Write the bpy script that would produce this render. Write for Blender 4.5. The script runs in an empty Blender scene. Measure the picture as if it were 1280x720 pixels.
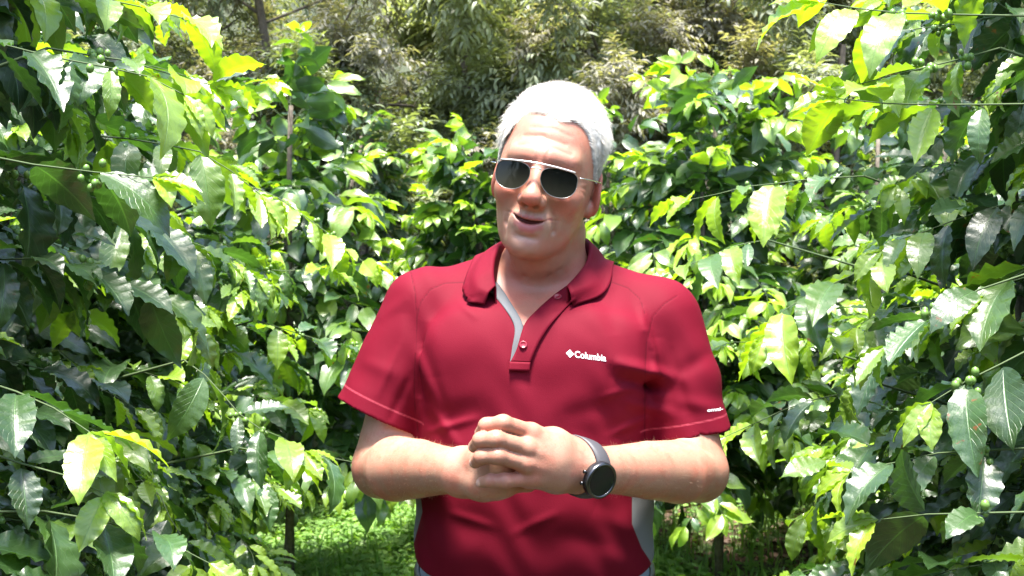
import bpy, math, random
import numpy as np
from concurrent.futures import ThreadPoolExecutor
from mathutils import Vector, Matrix
F = 1400.0
CAMZ = 1.5
sc = bpy.context.scene
COL = sc.collection
f32 = np.float32

def P(u, v, Y):
    """pixel of the 1280 wide frame and a real depth -> world point"""
    return np.array([(u-640.0)/F*Y, Y, CAMZ-(v-360.0)/F*Y])

# ------------------------------------------------------------------ tagging
def tag(o, label=None, cat=None, group=None, kind=None):
    if label: o['label'] = label
    if cat: o['category'] = cat
    if group: o['group'] = group
    if kind: o['kind'] = kind
    return o

def empty(name, loc=(0, 0, 0), **k):
    o = bpy.data.objects.new(name, None)
    o.empty_display_size = 0.1
    COL.objects.link(o)
    o.location = loc
    return tag(o, **k)

def mesh_np(name, V, Fq, mat=None, parent=None, smooth=True, attrs=None, uv=None):
    """V (n,3); Fq: array (m,4)/(m,3) or list of arrays"""
    me = bpy.data.meshes.new(name)
    groups = Fq if isinstance(Fq, (list, tuple)) else [Fq]
    groups = [np.asarray(g, dtype=np.int32) for g in groups if len(g)]
    nl = sum(g.size for g in groups); nf = sum(len(g) for g in groups)
    me.vertices.add(len(V)); me.loops.add(nl); me.polygons.add(nf)
    V = np.asarray(V, dtype=f32)
    if parent is not None:
        V = V - np.array(parent_world(parent), dtype=f32)
    me.vertices.foreach_set('co', V.ravel())
    me.loops.foreach_set('vertex_index', np.concatenate([g.ravel() for g in groups]))
    st, s = [], 0
    for g in groups:
        st.append(s+np.arange(len(g))*g.shape[1]); s += g.size
    me.polygons.foreach_set('loop_start', np.concatenate(st).astype(np.int32))
    me.polygons.foreach_set('use_smooth', np.full(nf, smooth, dtype=bool))
    if attrs:
        for k, a in attrs.items():
            at = me.attributes.new(k, 'FLOAT', 'POINT'); at.data.foreach_set('value', np.asarray(a, dtype=f32).ravel())
    if uv is not None:
        ul = me.uv_layers.new(name='UVMap')
        li = np.concatenate([g.ravel() for g in groups])
        ul.data.foreach_set('uv', np.asarray(uv, dtype=f32)[li].ravel())
    me.update(); me.validate()
    if mat is not None:
        for m in (mat if isinstance(mat, (list, tuple)) else [mat]): me.materials.append(m)
    o = bpy.data.objects.new(name, me)
    COL.objects.link(o)
    if parent is not None: o.parent = parent
    return o

def parent_world(o):
    p = Vector(o.location)
    while o.parent is not None:
        o = o.parent; p = p+Vector(o.location)
    return p

# ------------------------------------------------------------------ materials
def mat_new(name):
    m = bpy.data.materials.new(name); m.use_nodes = True
    nt = m.node_tree
    for n in list(nt.nodes): nt.nodes.remove(n)
    out = nt.nodes.new('ShaderNodeOutputMaterial')
    return m, nt, out

def N(nt, t, **k):
    n = nt.nodes.new(t)
    for a, b in k.items():
        if a.startswith('i_'):
            n.inputs[a[2:].replace('_', ' ')].default_value = b
        elif a.startswith('n_'):
            n.inputs[int(a[2:])].default_value = b
        else: setattr(n, a, b)
    return n

def L(nt, a, b): nt.links.new(a, b)

def ramp(nt, fac, stops, interp='LINEAR'):
    r = nt.nodes.new('ShaderNodeValToRGB'); r.color_ramp.interpolation = interp
    e = r.color_ramp.elements
    while len(e) < len(stops): e.new(0.5)
    for i, (p, c) in enumerate(stops):
        e[i].position = p; e[i].color = (*c, 1) if len(c) == 3 else c
    L(nt, fac, r.inputs[0]); return r.outputs[0]

def mth(nt, op, a, b=None, c=None, clamp=False):
    n = nt.nodes.new('ShaderNodeMath'); n.operation = op; n.use_clamp = clamp
    for i, x in enumerate((a, b, c)):
        if x is None: continue
        if isinstance(x, (int, float)): n.inputs[i].default_value = x
        else: L(nt, x, n.inputs[i])
    return n.outputs[0]

def mixc(nt, fac, a, b, blend='MIX'):
    n = nt.nodes.new('ShaderNodeMix'); n.data_type = 'RGBA'; n.blend_type = blend
    for idx, x in ((0, fac), (6, a), (7, b)):
        if isinstance(x, (int, float)): n.inputs[idx].default_value = x
        elif isinstance(x, (tuple, list)): n.inputs[idx].default_value = (*x, 1) if len(x) == 3 else x
        else: L(nt, x, n.inputs[idx])
    return n.outputs[2]

def attr(nt, name):
    n = nt.nodes.new('ShaderNodeAttribute'); n.attribute_name = name; return n.outputs['Fac']

def smooth_step(nt, x, a, b):
    n = nt.nodes.new('ShaderNodeMapRange'); n.interpolation_type = 'SMOOTHSTEP'
    L(nt, x, n.inputs[0]); n.inputs[1].default_value = a; n.inputs[2].default_value = b
    return n.outputs[0]

def noise(nt, scale, detail=3, rough=0.5, coord='Object', vec=None):
    n = nt.nodes.new('ShaderNodeTexNoise'); n.inputs['Scale'].default_value = scale
    n.inputs['Detail'].default_value = detail; n.inputs['Roughness'].default_value = rough
    if vec is None:
        t = nt.nodes.new('ShaderNodeTexCoord'); vec = t.outputs[coord]
    L(nt, vec, n.inputs['Vector']); return n.outputs['Fac']

def simple_mat(name, col, rough=0.5, metal=0.0, spec=0.5, **k):
    m, nt, out = mat_new(name)
    b = N(nt, 'ShaderNodeBsdfPrincipled')
    b.inputs['Base Color'].default_value = (*col, 1); b.inputs['Roughness'].default_value = rough
    b.inputs['Metallic'].default_value = metal; b.inputs['Specular IOR Level'].default_value = spec
    for a, v in k.items(): b.inputs[a.replace('_', ' ')].default_value = v
    L(nt, b.outputs[0], out.inputs[0]); return m

# ------------------------------------------------------------------ signed distance toolkit
def smin(a, b, k):
    h = np.clip(0.5+0.5*(b-a)/k, 0, 1); return b+(a-b)*h-k*h*(1-h)
def smax(a, b, k): return -smin(-a, -b, k)
def ell(p, c, r, R=None):
    q = p-np.asarray(c, dtype=f32)
    if R is not None: q = q@np.asarray(R, dtype=f32)
    r = np.asarray(r, dtype=f32)
    k0 = np.sqrt(((q/r)**2).sum(1)); k1 = np.sqrt(((q/(r*r))**2).sum(1))+1e-6
    return k0*(k0-1.0)/k1
def cone(p, a, b, r1, r2):
    """capsule with two radii"""
    a = np.asarray(a, dtype=f32); b = np.asarray(b, dtype=f32)
    ba = b-a; pa = p-a
    t = np.clip((pa@ba)/(ba@ba), 0, 1)
    d = pa-t[:, None]*ba
    return np.sqrt((d*d).sum(1))-(r1+(r2-r1)*t)
def chain(p, pts, rs, k=0.01):
    d = None
    for i in range(len(pts)-1):
        e = cone(p, pts[i], pts[i+1], rs[i], rs[i+1])
        d = e if d is None else smin(d, e, k)
    return d
def segd(p, a, b):
    a = np.asarray(a, dtype=f32); b = np.asarray(b, dtype=f32)
    ba = b-a; pa = p-a
    t = np.clip((pa@ba)/(ba@ba+1e-12), 0, 1)
    d = pa-t[:, None]*ba
    return np.sqrt((d*d).sum(1)), t
def polyd(p, pts):
    d = None
    for i in range(len(pts)-1):
        e, _ = segd(p, pts[i], pts[i+1]); d = e if d is None else np.minimum(d, e)
    return d

def surface(f, lo, hi, h, B=8, slack=1.4, batch=48):
    """sparse naive surface nets of f=0; returns V, quads"""
    lo = np.asarray(lo, float); hi = np.asarray(hi, float)
    nb = np.ceil((hi-lo)/(h*B)).astype(int)
    I = np.stack(np.meshgrid(*[np.arange(n) for n in nb], indexing='ij'), -1).reshape(-1, 3)
    C = (lo+(I+0.5)*h*B).astype(f32)
    ex = ThreadPoolExecutor(4)
    dc = np.concatenate(list(ex.map(f, [C[i:i+8192] for i in range(0, len(C), 8192)])))
    act = I[np.abs(dc) < h*B*0.87*slack]
    g = np.arange(B+1)
    G = np.stack(np.meshgrid(g, g, g, indexing='ij'), -1).reshape(-1, 3)
    NX, NY, NZ = (nb*B+4)
    def key(i): return ((i[:, 0]+1)*NY+(i[:, 1]+1))*NZ+(i[:, 2]+1)
    corners = [(a, b, c) for a in (0, 1) for b in (0, 1) for c in (0, 1)]
    edges = [((a, b, c), ax) for ax in range(3) for (a, b, c) in corners if (a, b, c)[ax] == 0]
    def one(blks):
        base = blks*B; n = len(blks)
        pts = (lo+(base[:, None]+G[None])*h).astype(f32).reshape(-1, 3)
        d = f(pts).reshape(n, B+1, B+1, B+1)
        s = d < 0
        acc = np.zeros((n, B, B, B, 3), f32); cnt = np.zeros((n, B, B, B), f32)
        for (c, ax) in edges:
            e = list(c); e[ax] = 1
            d0 = d[:, c[0]:c[0]+B, c[1]:c[1]+B, c[2]:c[2]+B]; d1 = d[:, e[0]:e[0]+B, e[1]:e[1]+B, e[2]:e[2]+B]
            x = (d0 < 0) != (d1 < 0)
            t = np.where(x, d0/np.where(x, d0-d1, 1), 0)
            xf = x.astype(f32)
            for q in range(3):
                if q == ax: acc[..., q] += t
                elif c[q]: acc[..., q] += xf
            cnt += xf
        m = cnt > 0
        ii = np.argwhere(m)
        gi = base[ii[:, 0]]+ii[:, 1:]
        V = lo+(gi+acc[m]/cnt[m][:, None])*h
        KQ = [np.zeros((0, 4), np.int64)]
        for ax in range(3):
            sl = [slice(None)]+[slice(0, B)]*3; sl[ax+1] = slice(1, B+1)
            a = s[:, :B, :B, :B]; b = s[tuple(sl)]
            x = np.argwhere(a != b)
            if len(x) == 0: continue
            flip = a[x[:, 0], x[:, 1], x[:, 2], x[:, 3]]
            g3 = base[x[:, 0]]+x[:, 1:]
            du = np.zeros(3, int); du[(ax+1) % 3] = 1; dw = np.zeros(3, int); dw[(ax+2) % 3] = 1
            K = np.stack([key(y) for y in (g3-du-dw, g3-dw, g3, g3-du)], 1)
            K[~flip] = K[~flip][:, ::-1]
            KQ.append(K)
        return key(gi), V, np.concatenate(KQ)
    R = list(ex.map(one, [act[i:i+batch] for i in range(0, len(act), batch)]))
    K = np.concatenate([r[0] for r in R]); V = np.concatenate([r[1] for r in R]).astype(f32); Q = np.concatenate([r[2] for r in R])
    o = np.argsort(K); K = K[o]; V = V[o]
    idx = np.clip(np.searchsorted(K, Q), 0, len(K)-1)
    idx = idx[(K[idx] == Q).all(1)]
    e = h*0.5
    def relax(X0):
        d0 = f(X0); n = np.zeros_like(X0)
        for q in range(3):
            X = X0.copy(); X[:, q] += e; n[:, q] = (f(X)-d0)/e
        return X0-n*np.clip(d0/((n*n).sum(1)+1e-6), -h*0.5, h*0.5)[:, None]
    V = np.concatenate(list(ex.map(relax, [V[i:i+16384] for i in range(0, len(V), 16384)])))
    ex.shutdown()
    return V.astype(f32), idx

def raymarch(f, O, D, t0=0.0, tmax=1.0, n=60):
    O = np.asarray(O, dtype=f32); D = np.asarray(D, dtype=f32)
    D = D/np.linalg.norm(D, axis=-1, keepdims=True)
    t = np.full(len(O), t0, f32)
    for _ in range(n):
        d = f(O+D*t[:, None]); t = np.clip(t+d*0.7, 0, tmax)
    return O+D*t[:, None]

def tube(pts, r, n=8, closed=False, cap=True):
    pts = np.asarray(pts, float); m = len(pts)
    rs = np.full(m, r) if np.isscalar(r) else np.asarray(r, float)
    T = np.gradient(pts, axis=0) if not closed else np.roll(pts, -1, 0)-np.roll(pts, 1, 0)
    T /= np.linalg.norm(T, axis=1, keepdims=True)+1e-12
    up = np.array([0, 0, 1.0]) if abs(T[0][2]) < .9 else np.array([0, 1.0, 0])
    Vs = []
    u = np.cross(up, T[0]); u /= np.linalg.norm(u)
    for i in range(m):
        u = u-T[i]*(u@T[i]); u /= np.linalg.norm(u)+1e-12
        w = np.cross(T[i], u)
        a = np.arange(n)*2*np.pi/n
        Vs.append(pts[i]+rs[i]*(np.cos(a)[:, None]*u+np.sin(a)[:, None]*w))
    V = np.concatenate(Vs); Q = []
    mm = m if closed else m-1
    for i in range(mm):
        a = i*n; b = ((i+1) % m)*n
        for j in range(n): Q.append((a+j, a+(j+1) % n, b+(j+1) % n, b+j))
    Q = np.array(Q)
    if cap and not closed:
        V = np.concatenate([V, pts[:1], pts[-1:]])
        c0, c1 = m*n, m*n+1
        Tt = [(c0, (j+1) % n, j, j) for j in range(n)]
        T1 = [(c1, (m-1)*n+j, (m-1)*n+(j+1) % n) for j in range(n)]
        T0 = [(c0, (j+1) % n, j) for j in range(n)]
        return V, [Q, np.array(T0+T1)]
    return V, [Q]

def merge(parts):
    """list of (V, [face arrays])"""
    Vs, F3, F4, o = [], [], [], 0
    for V, Fs in parts:
        for g in (Fs if isinstance(Fs, (list, tuple)) else [Fs]):
            g = np.asarray(g)
            if len(g) == 0: continue
            (F3 if g.shape[1] == 3 else F4).append(g+o)
        Vs.append(V); o += len(V)
    out = []
    if F4: out.append(np.concatenate(F4))
    if F3: out.append(np.concatenate(F3))
    return np.concatenate(Vs), out

def grid_faces(nu, nv, closed_u=False):
    """vertex index i*nv+j"""
    i = np.arange(nu if closed_u else nu-1); j = np.arange(nv-1)
    I, J = np.meshgrid(i, j, indexing='ij'); I = I.ravel(); J = J.ravel(); I2 = (I+1) % nu
    return np.stack([I*nv+J, I2*nv+J, I2*nv+J+1, I*nv+J+1], 1)

def slab(G, th):
    """G (nu,nv,3) grid -> closed thin slab of thickness th with rim"""
    nu, nv, _ = G.shape
    du = np.gradient(G, axis=0); dv = np.gradient(G, axis=1)
    n = np.cross(du, dv); n /= np.linalg.norm(n, axis=2, keepdims=True)+1e-12
    A = (G+n*th/2).reshape(-1, 3); Bv = (G-n*th/2).reshape(-1, 3)
    f = grid_faces(nu, nv); m = nu*nv
    rim = [(i*nv, (i+1)*nv) for i in range(nu-1)]+[((nu-1)*nv+j, (nu-1)*nv+j+1) for j in range(nv-1)] + \
          [((i+1)*nv+nv-1, i*nv+nv-1) for i in range(nu-1)][::-1]+[(j+1, j) for j in range(nv-1)][::-1]
    r = np.array([(a, a+m, b+m, b) for a, b in rim])
    return np.concatenate([A, Bv]), [np.concatenate([f, f[:, ::-1]+m, r])]

def catmull(pts, n):
    pts = np.asarray(pts, float); P0 = np.vstack([2*pts[0]-pts[1], pts, 2*pts[-1]-pts[-2]])
    m = len(pts)-1; out = []
    for t in np.linspace(0, m-1e-6, n):
        i = int(t); s = t-i
        a, b, c, d = P0[i:i+4]
        out.append(0.5*((2*b)+(-a+c)*s+(2*a-5*b+4*c-d)*s*s+(-a+3*b-3*c+d)*s**3))
    return np.array(out)
# =====================================================================  PERSON
rng = np.random.default_rng(7)
HO = np.array([0.051, 1.592, 1.662])
ya, ro = math.radians(9), math.radians(11.5)
Ry = np.array([[math.cos(ya), math.sin(ya), 0], [-math.sin(ya), math.cos(ya), 0], [0, 0, 1]])
Rr = np.array([[math.cos(ro), 0, math.sin(ro)], [0, 1, 0], [-math.sin(ro), 0, math.cos(ro)]])
pi_ = math.radians(6)
Rp = np.array([[1, 0, 0], [0, math.cos(pi_), -math.sin(pi_)], [0, math.sin(pi_), math.cos(pi_)]])
HR = Rr@Ry@Rp                                     # local -> world
def hw(q): return np.asarray(q, float)@HR.T+HO  # local head -> world
HO32 = HO.astype(f32); HR32 = HR.astype(f32)
def hl(p): return (np.asarray(p, f32)-HO32)@HR32       # world -> local head

import time
def mir(q):
    m = q.copy(); m[:, 0] = np.abs(m[:, 0]); return m

import time
def mouth_gap(q):
    """<0 inside the opening between the lips"""
    x = q[:, 0]-.0005; t = np.clip(1-(x/.0275)**2, 0, 1)
    zc = -.0598-.0082*t**.9
    return np.abs(q[:, 2]-zc)-.0029*np.clip(1-((x+.003)/.0235)**2, 0, 1)**.6+.0004+.02*np.clip(np.abs(x)-.0265, 0, 1)
def head_sdf(q):
    q = q*np.array([1/.925, 1, 1], f32)
    m = mir(q)
    d = smin(ell(q, (0, .018, .038), (.0745, .095, .078)), ell(q, (0, -.018, -.018), (.0715, .071, .086)), .028)
    d = smin(d, cone(m, (.036, .006, -.054), (.011, -.064, -.095), .020, .0165), .026)
    d = smin(d, ell(q, (-.001, -.0795, -.101), (.020, .0165, .0145)), .014)
    d = smin(d, ell(q, (0, -.030, -.092), (.046, .048, .028)), .026)
    d = smin(d, ell(m, (.034, -.036, -.062), (.018, .030, .026)), .02)       # jowls
    d = smin(d, cone(m, (.006, -.083, .021), (.040, -.068, .020), .0125, .010), .018)
    d = smin(d, ell(m, (.042, -.058, -.030), (.022, .021, .020)), .02)
    d = smin(d, ell(q, (0, -.074, -.068), (.032, .020, .023)), .020)         # muzzle
    d = smax(d, -ell(m, (.031, -.101, -.002), (.019, .016, .012)), .014)
    d = smin(d, ell(m, (.031, -.078, -.003), (.0135, .012, .0105)), .004)
    lid, _ = segd(m, (.019, -.090, -.004), (.043, -.084, -.004)); d = d+.0012*np.exp(-(lid/.0016)**2)
    # nose
    n = smin(cone(q, (0, -.083, .012), (0, -.107, -.030), .0088, .0112), ell(q, (0, -.1115, -.0345), (.0145, .0120, .0110)), .007)
    n = smin(n, ell(m, (.0145, -.0985, -.0390), (.0078, .0120, .0088)), .005)
    n = smin(n, cone(q, (0, -.088, -.010), (0, -.088, -.042), .012, .015), .01)
    d = smin(d, n, .008)
    d = smax(d, -ell(m, (.0078, -.1060, -.0465), (.0050, .0075, .0055)), .0015)
    d = d+.0016*np.exp(-(polyd(m, [(.0235, -.092, -.034), (.0235, -.092, -.048)])/.003)**2)
    # philtrum, folds
    dd, t = segd(q, (0, -.096, -.053), (0, -.099, -.058)); d = d+.0009*np.exp(-(dd/.0030)**2)
    fold = polyd(m, [(.024, -.092, -.040), (.030, -.086, -.052), (.0350, -.078, -.066), (.0355, -.075, -.074)])
    d = d+.0040*np.exp(-(fold/.0048)**2)
    fold = polyd(m, [(.033, -.076, -.078), (.030, -.072, -.092)]); d = d+.0010*np.exp(-(fold/.004)**2)
    d = d+.0020*np.exp(-(segd(q, (-.015, -.092, -.0885), (.015, -.092, -.0885))[0]/.0050)**2)   # under the lower lip
    fold = polyd(m, [(.018, -.092, -.020), (.030, -.088, -.0285), (.046, -.080, -.026)]); d = d+.0020*np.exp(-(fold/.0030)**2)
    fold = polyd(m, [(.050, -.060, -.040), (.048, -.055, -.060), (.042, -.055, -.080)]); d = d+.0016*np.exp(-(fold/.007)**2)
    # lips: a speaking half smile
    UL = [(.0285, -.0735, -.0585), (.017, -.0895, -.0618), (.006, -.0952, -.0622), (0, -.0950, -.0628)]
    LL = [(.0280, -.0730, -.0610), (.017, -.0865, -.0722), (.006, -.0920, -.0768), (0, -.0928, -.0772)]
    d = smin(d, chain(m, UL, [.0030, .0030, .0035, .0034], .004), .007)
    d = smin(d, chain(m, LL, [.0030, .0042, .0058, .0062], .004), .007)
    d = d+.0048/(1+np.exp(np.clip(mouth_gap(q)/.0006, -30, 30)))*np.clip((-.070-q[:, 1])/.004, 0, 1)
    # brow wrinkles
    for x0, z0, x1, z1, a in ((-.004, .012, -.006, .034, .0014), (.007, .014, .010, .030, .0010), (-.033, .045, -.004, .049, .0008), (-.002, .047, .030, .043, .0007), (-.026, .058, .012, .061, .0005), (.014, .059, .034, .055, .0005), (.006, .036, .040, .030, .0009), (-.038, .031, -.010, .036, .0006)):
        s, _ = segd(q[:, [0, 2]], (x0, z0), (x1, z1)); d = d+a*np.exp(-(s/.0028)**2)*(q[:, 1] < -.03)
    for z0, dz in ((-.004, .006), (-.010, -.002), (-.016, -.010)):             # crow's feet
        s, _ = segd(m[:, 1:3], (-.060, z0), (-.046, z0+dz*.5)); d = d+.0007*np.exp(-(s/.0026)**2)*np.clip((m[:, 0]-.035)/.012, 0, 1)
    # ears
    a = math.radians(22); E = np.array([[math.cos(a), -math.sin(a), 0], [math.sin(a), math.cos(a), 0], [0, 0, 1]])
    b = math.radians(-12); E = E@np.array([[1, 0, 0], [0, math.cos(b), -math.sin(b)], [0, math.sin(b), math.cos(b)]])
    m = m+np.stack([.0055*(q[:, 0] < 0), 0*q[:, 0], 0*q[:, 0]], 1).astype(f32)
    e = ell(m, (.0785, .006, -.0145), (.0075, .0200, .0325), E)
    e = smax(e, -ell(m, (.0890, .000, -.0105), (.0062, .0120, .0195), E), .003)
    e = smin(e, ell(m, (.0795, .003, -.018), (.0048, .0060, .0115), E), .004)
    e = smin(e, ell(m, (.0735, -.004, -.040), (.0062, .0085, .0115)), .006)
    d = smin(d, e, .006)
    return d*.96

NK0, NK1 = P(688, 292, 1.632), P(673, 375, 1.662)
def neck_sdf(p):
    d = cone(p, NK0, NK1, .0515, .0620)
    d = smin(d, ell(p, P(672, 322, 1.585), (.038, .030, .030)), .03)
    for a, b, w in ((P(636, 318, 1.56), P(700, 320, 1.555), .0030), (P(712, 300, 1.60), P(700, 350, 1.595), .0022), (P(655, 330, 1.58), P(660, 372, 1.57), .0016), (P(690, 326, 1.575), P(680, 372, 1.57), .0014), (P(640, 332, 1.58), P(702, 338, 1.575), .0011), (P(645, 350, 1.59), P(705, 352, 1.585), .0009)):
        s, _ = segd(p, a, b); d = d+w*np.exp(-(s/.0035)**2)
    return d

# torso profile  z: (cx, half width, front, back)
TYC = 1.635
def tz(v): return CAMZ-(v-360)*TYC/F
TV = [300, 345, 372, 400, 440, 500, 560, 620, 665, 700, 740, 790, 840]
TC = [678, 676, 676, 674, 670, 666, 666, 667, 668, 668, 668, 668, 668]
TA = [.09, .125, .152, .160, .170, .168, .166, .172, .176, .172, .165, .165, .165]
TF = [.03, .050, .080, .104, .126, .142, .149, .150, .147, .138, .122, .105, .100]
TB = [.06, .085, .105, .115, .122, .120, .112, .108, .110, .115, .120, .120, .120]
Tz = np.array([tz(v) for v in TV])[::-1]
_zf = np.linspace(Tz[0], Tz[-1], 400)
def _soft(vals, w=26):
    y = np.interp(_zf, Tz, np.array(vals, float)[::-1]); yp = np.concatenate([np.full(w*2, y[0]), y, np.full(w*2, y[-1])])
    k = np.exp(-(np.arange(-2*w, 2*w+1)/w)**2); k /= k.sum()
    return np.convolve(yp, k, 'valid')
_cx, _ta, _tf, _tb = _soft([(c-640)/F*TYC for c in TC]), _soft(TA), _soft(TF), _soft(TB)
def torso_sdf(p):
    z = p[:, 2]
    cx = np.interp(z, _zf, _cx)
    a = np.interp(z, _zf, _ta); bf = np.interp(z, _zf, _tf); bb = np.interp(z, _zf, _tb)
    x = np.abs(p[:, 0]-cx)/a; y = p[:, 1]-TYC
    y = np.where(y < 0, -y/bf, y/bb)
    n = 2.35
    q = (x**n+y**n+1e-9)**(1/n)
    d = (q-1)*np.minimum(a, np.minimum(bf, bb)*1.15)*.92
    d = smax(d, z-tz(352), .05)
    return d.astype(f32)
SA, SB = P(534, 392, 1.64), P(822, 404, 1.625)
EA, EB = P(478, 583, 1.60), P(872, 588, 1.575)
WA, WB = P(575, 589, 1.375), P(738, 587, 1.365)
def trap_sdf(p):
    d = cone(p, P(676, 352, 1.665), SA, .062, .056)
    d = smin(d, cone(p, P(676, 352, 1.665), SB, .062, .054), .03)
    return d
def chest_sdf(p):
    d = smin(torso_sdf(p), trap_sdf(p), .045)
    for c in (P(600, 445, 1.545), P(742, 448, 1.54)):
        d = smin(d, ell(p, c, (.078, .032, .062)), .05)
    return d

def lerp(a, b, t): return a+(b-a)*t
FA = [EA, lerp(EA, WA, .22)+[-.001, -.006, -.001], lerp(EA, WA, .5), lerp(EA, WA, .8), WA]
FB = [EB, lerp(EB, WB, .22)+[.001, -.006, -.001], lerp(EB, WB, .5), lerp(EB, WB, .8), WB]
def arm_a(p):
    d = chain(p, [SA, lerp(SA, EA, .5), lerp(SA, EA, .85), EA], [.050, .046, .043, .041], .002)
    d = smin(d, chain(p, FA, [.041, .0445, .0388, .0305, .0272], .0015), .012)
    d = smin(d, ell(p, EA+[-.006, .012, -.014], (.026, .026, .026)), .02)
    s = polyd(p, [EA+np.array([-.030, -.040, .035]), EA+np.array([.035, -.040, .034])]); d = d+.0035*np.exp(-(s/.009)**2)
    return d
def arm_b(p):
    d = chain(p, [SB, lerp(SB, EB, .5), lerp(SB, EB, .85), EB], [.050, .045, .042, .040], .002)
    d = smin(d, chain(p, FB, [.041, .0430, .0376, .0300, .0270], .0015), .012)
    d = smin(d, ell(p, EB+[.008, .012, -.014], (.026, .026, .026)), .02)
    s = polyd(p, [EB+np.array([.030, -.040, .033]), EB+np.array([-.025, -.042, .036])]); d = d+.0025*np.exp(-(s/.009)**2)
    return d

# ---- left hand of the man (image right), back of the hand towards the camera
KN = [P(664, 541, 1.318), P(658, 560, 1.303), P(657, 580, 1.302), P(662, 598, 1.312)]
FI = [
 [KN[0], P(629, 529, 1.292), P(608, 532, 1.300), P(601, 541, 1.318)],
 [KN[1], P(620, 549, 1.278), P(601, 550, 1.290), P(593, 558, 1.312)],
 [KN[2], P(622, 570, 1.277), P(602, 571, 1.288), P(594, 578, 1.308)],
 [KN[3], P(630, 601, 1.289), P(613, 601, 1.294), P(602, 603, 1.304)]]
FR = [[.0104, .0095, .0087, .0076], [.0104, .0097, .0088, .0076], [.0100, .0093, .0085, .0074], [.0093, .0082, .0074, .0067]]
def hand_b(p):
    wr = [WB+[-.004, -.002, .012], WB+[-.006, -.006, .005], WB+[-.006, -.005, -.004], WB+[-.004, 0, -.012]]
    d = None
    for k in range(4):
        e = chain(p, [wr[k], lerp(wr[k], KN[k], .55)+[0, -.003, 0], KN[k]], [.0185, .0150, .0118], .012)
        d = e if d is None else smin(d, e, .013)
    # thumb side: root of the thumb running behind the palm over the other hand
    th = chain(p, [WB+[-.012, .002, .016], P(690, 553, 1.345), P(655, 546, 1.352), P(632, 548, 1.350)], [.018, .0165, .0125, .010], .008)
    d = smin(d, th, .012)
    # tendons and knuckles
    for k in range(4):
        s, t = segd(p, lerp(wr[k], KN[k], .35)+[0, -.016, 0], KN[k]+[0, -.012, 0]); d = d-.0012*np.exp(-(s/.0042)**2)
        d = smin(d, ell(p, KN[k]+[.001, -.0035, .001], (.0085, .0085, .0082)), .006)
    g = None
    for k in range(4):
        e = chain(p, FI[k], FR[k], .0050)
        g = e if g is None else smin(g, e, .0007)
    return smin(d, g, .0055)
# nails
def nail_spots():
    out = []
    for k in range(4):
        a, b = FI[k][2], FI[k][3]
        out.append((a, b, FR[k][3]))
    return out
# ---- right hand of the man, clasped below it
RK = [P(628, 558, 1.334), P(634, 575, 1.326), P(636, 592, 1.325), P(632, 607, 1.334)]
def hand_a(p):
    wr = [WA+[.004, -.002, .010], WA+[.006, -.004, .004], WA+[.006, -.003, -.005], WA+[.004, 0, -.012]]
    d = None
    for k in range(4):
        e = chain(p, [wr[k], lerp(wr[k], RK[k], .5)+[0, -.003, -.002], RK[k]], [.0180, .0165, .0135], .012)
        d = e if d is None else smin(d, e, .013)
    d = smin(d, chain(p, [WA+[.004, -.004, -.010], P(600, 603, 1.348), P(622, 611, 1.338)], [.0165, .0160, .0120], .01), .01)
    g = None
    tips = [P(668, 556, 1.356), P(672, 573, 1.350), P(670, 590, 1.350), P(660, 604, 1.352)]
    for k in range(4):
        a = RK[k]; m_ = tips[k]; e2 = m_+np.array([-.030, .030, .002])
        e = chain(p, [a, m_, e2], [.0110, .0100, .0090], .004)
        g = e if g is None else smin(g, e, .002)
    d = smin(d, g, .006)
    th = chain(p, [WA+[.006, -.004, .006], P(604, 574, 1.345), P(622, 556, 1.328), P(640, 548, 1.330)], [.0165, .0150, .0115, .0095], .006)
    return smin(d, th, .008)

def lim(p, fn, c, r, far=.04):
    """evaluate fn only near the ball (c, r)"""
    dd = p-np.asarray(c, dtype=f32)
    dist = np.sqrt((dd*dd).sum(1))-r
    m = dist < far
    if m.all(): return fn(p)
    out = dist.astype(f32)
    if m.any(): out[m] = fn(p[m])
    return out
HC = hw((0, .005, -.005))
HAC = (np.array(WB)+FI[1][2])/2
def body_sdf(p):
    d = lim(p, lambda x: smin(head_sdf(hl(x)), neck_sdf(x), .014), HC+[0, 0, -.05], .20)
    c = lim(p, lambda x: smax(chest_sdf(x)+.005+.010*np.clip(np.maximum((1.445-x[:, 2])/.03, (np.abs(x[:, 0]-.03)-.075)/.03), 0, 1), -(x[:, 2]-1.28), .01), P(676, 420, 1.65), .28)
    d = smin(d, c, .022)
    def arms(fn, e, s):
        def g(x): return fn(x)
        return g
    a = lim(p, arm_a, (SA+EA+WA)/3, .26); b = lim(p, arm_b, (SB+EB+WB)/3, .26)
    ha = lim(p, hand_a, (WA+RK[1])/2, .085); hb = lim(p, hand_b, HAC, .095)
    a = smin(a, ha, .014); b = smin(b, hb, .014)
    return np.minimum(d, np.minimum(a, b))

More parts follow.
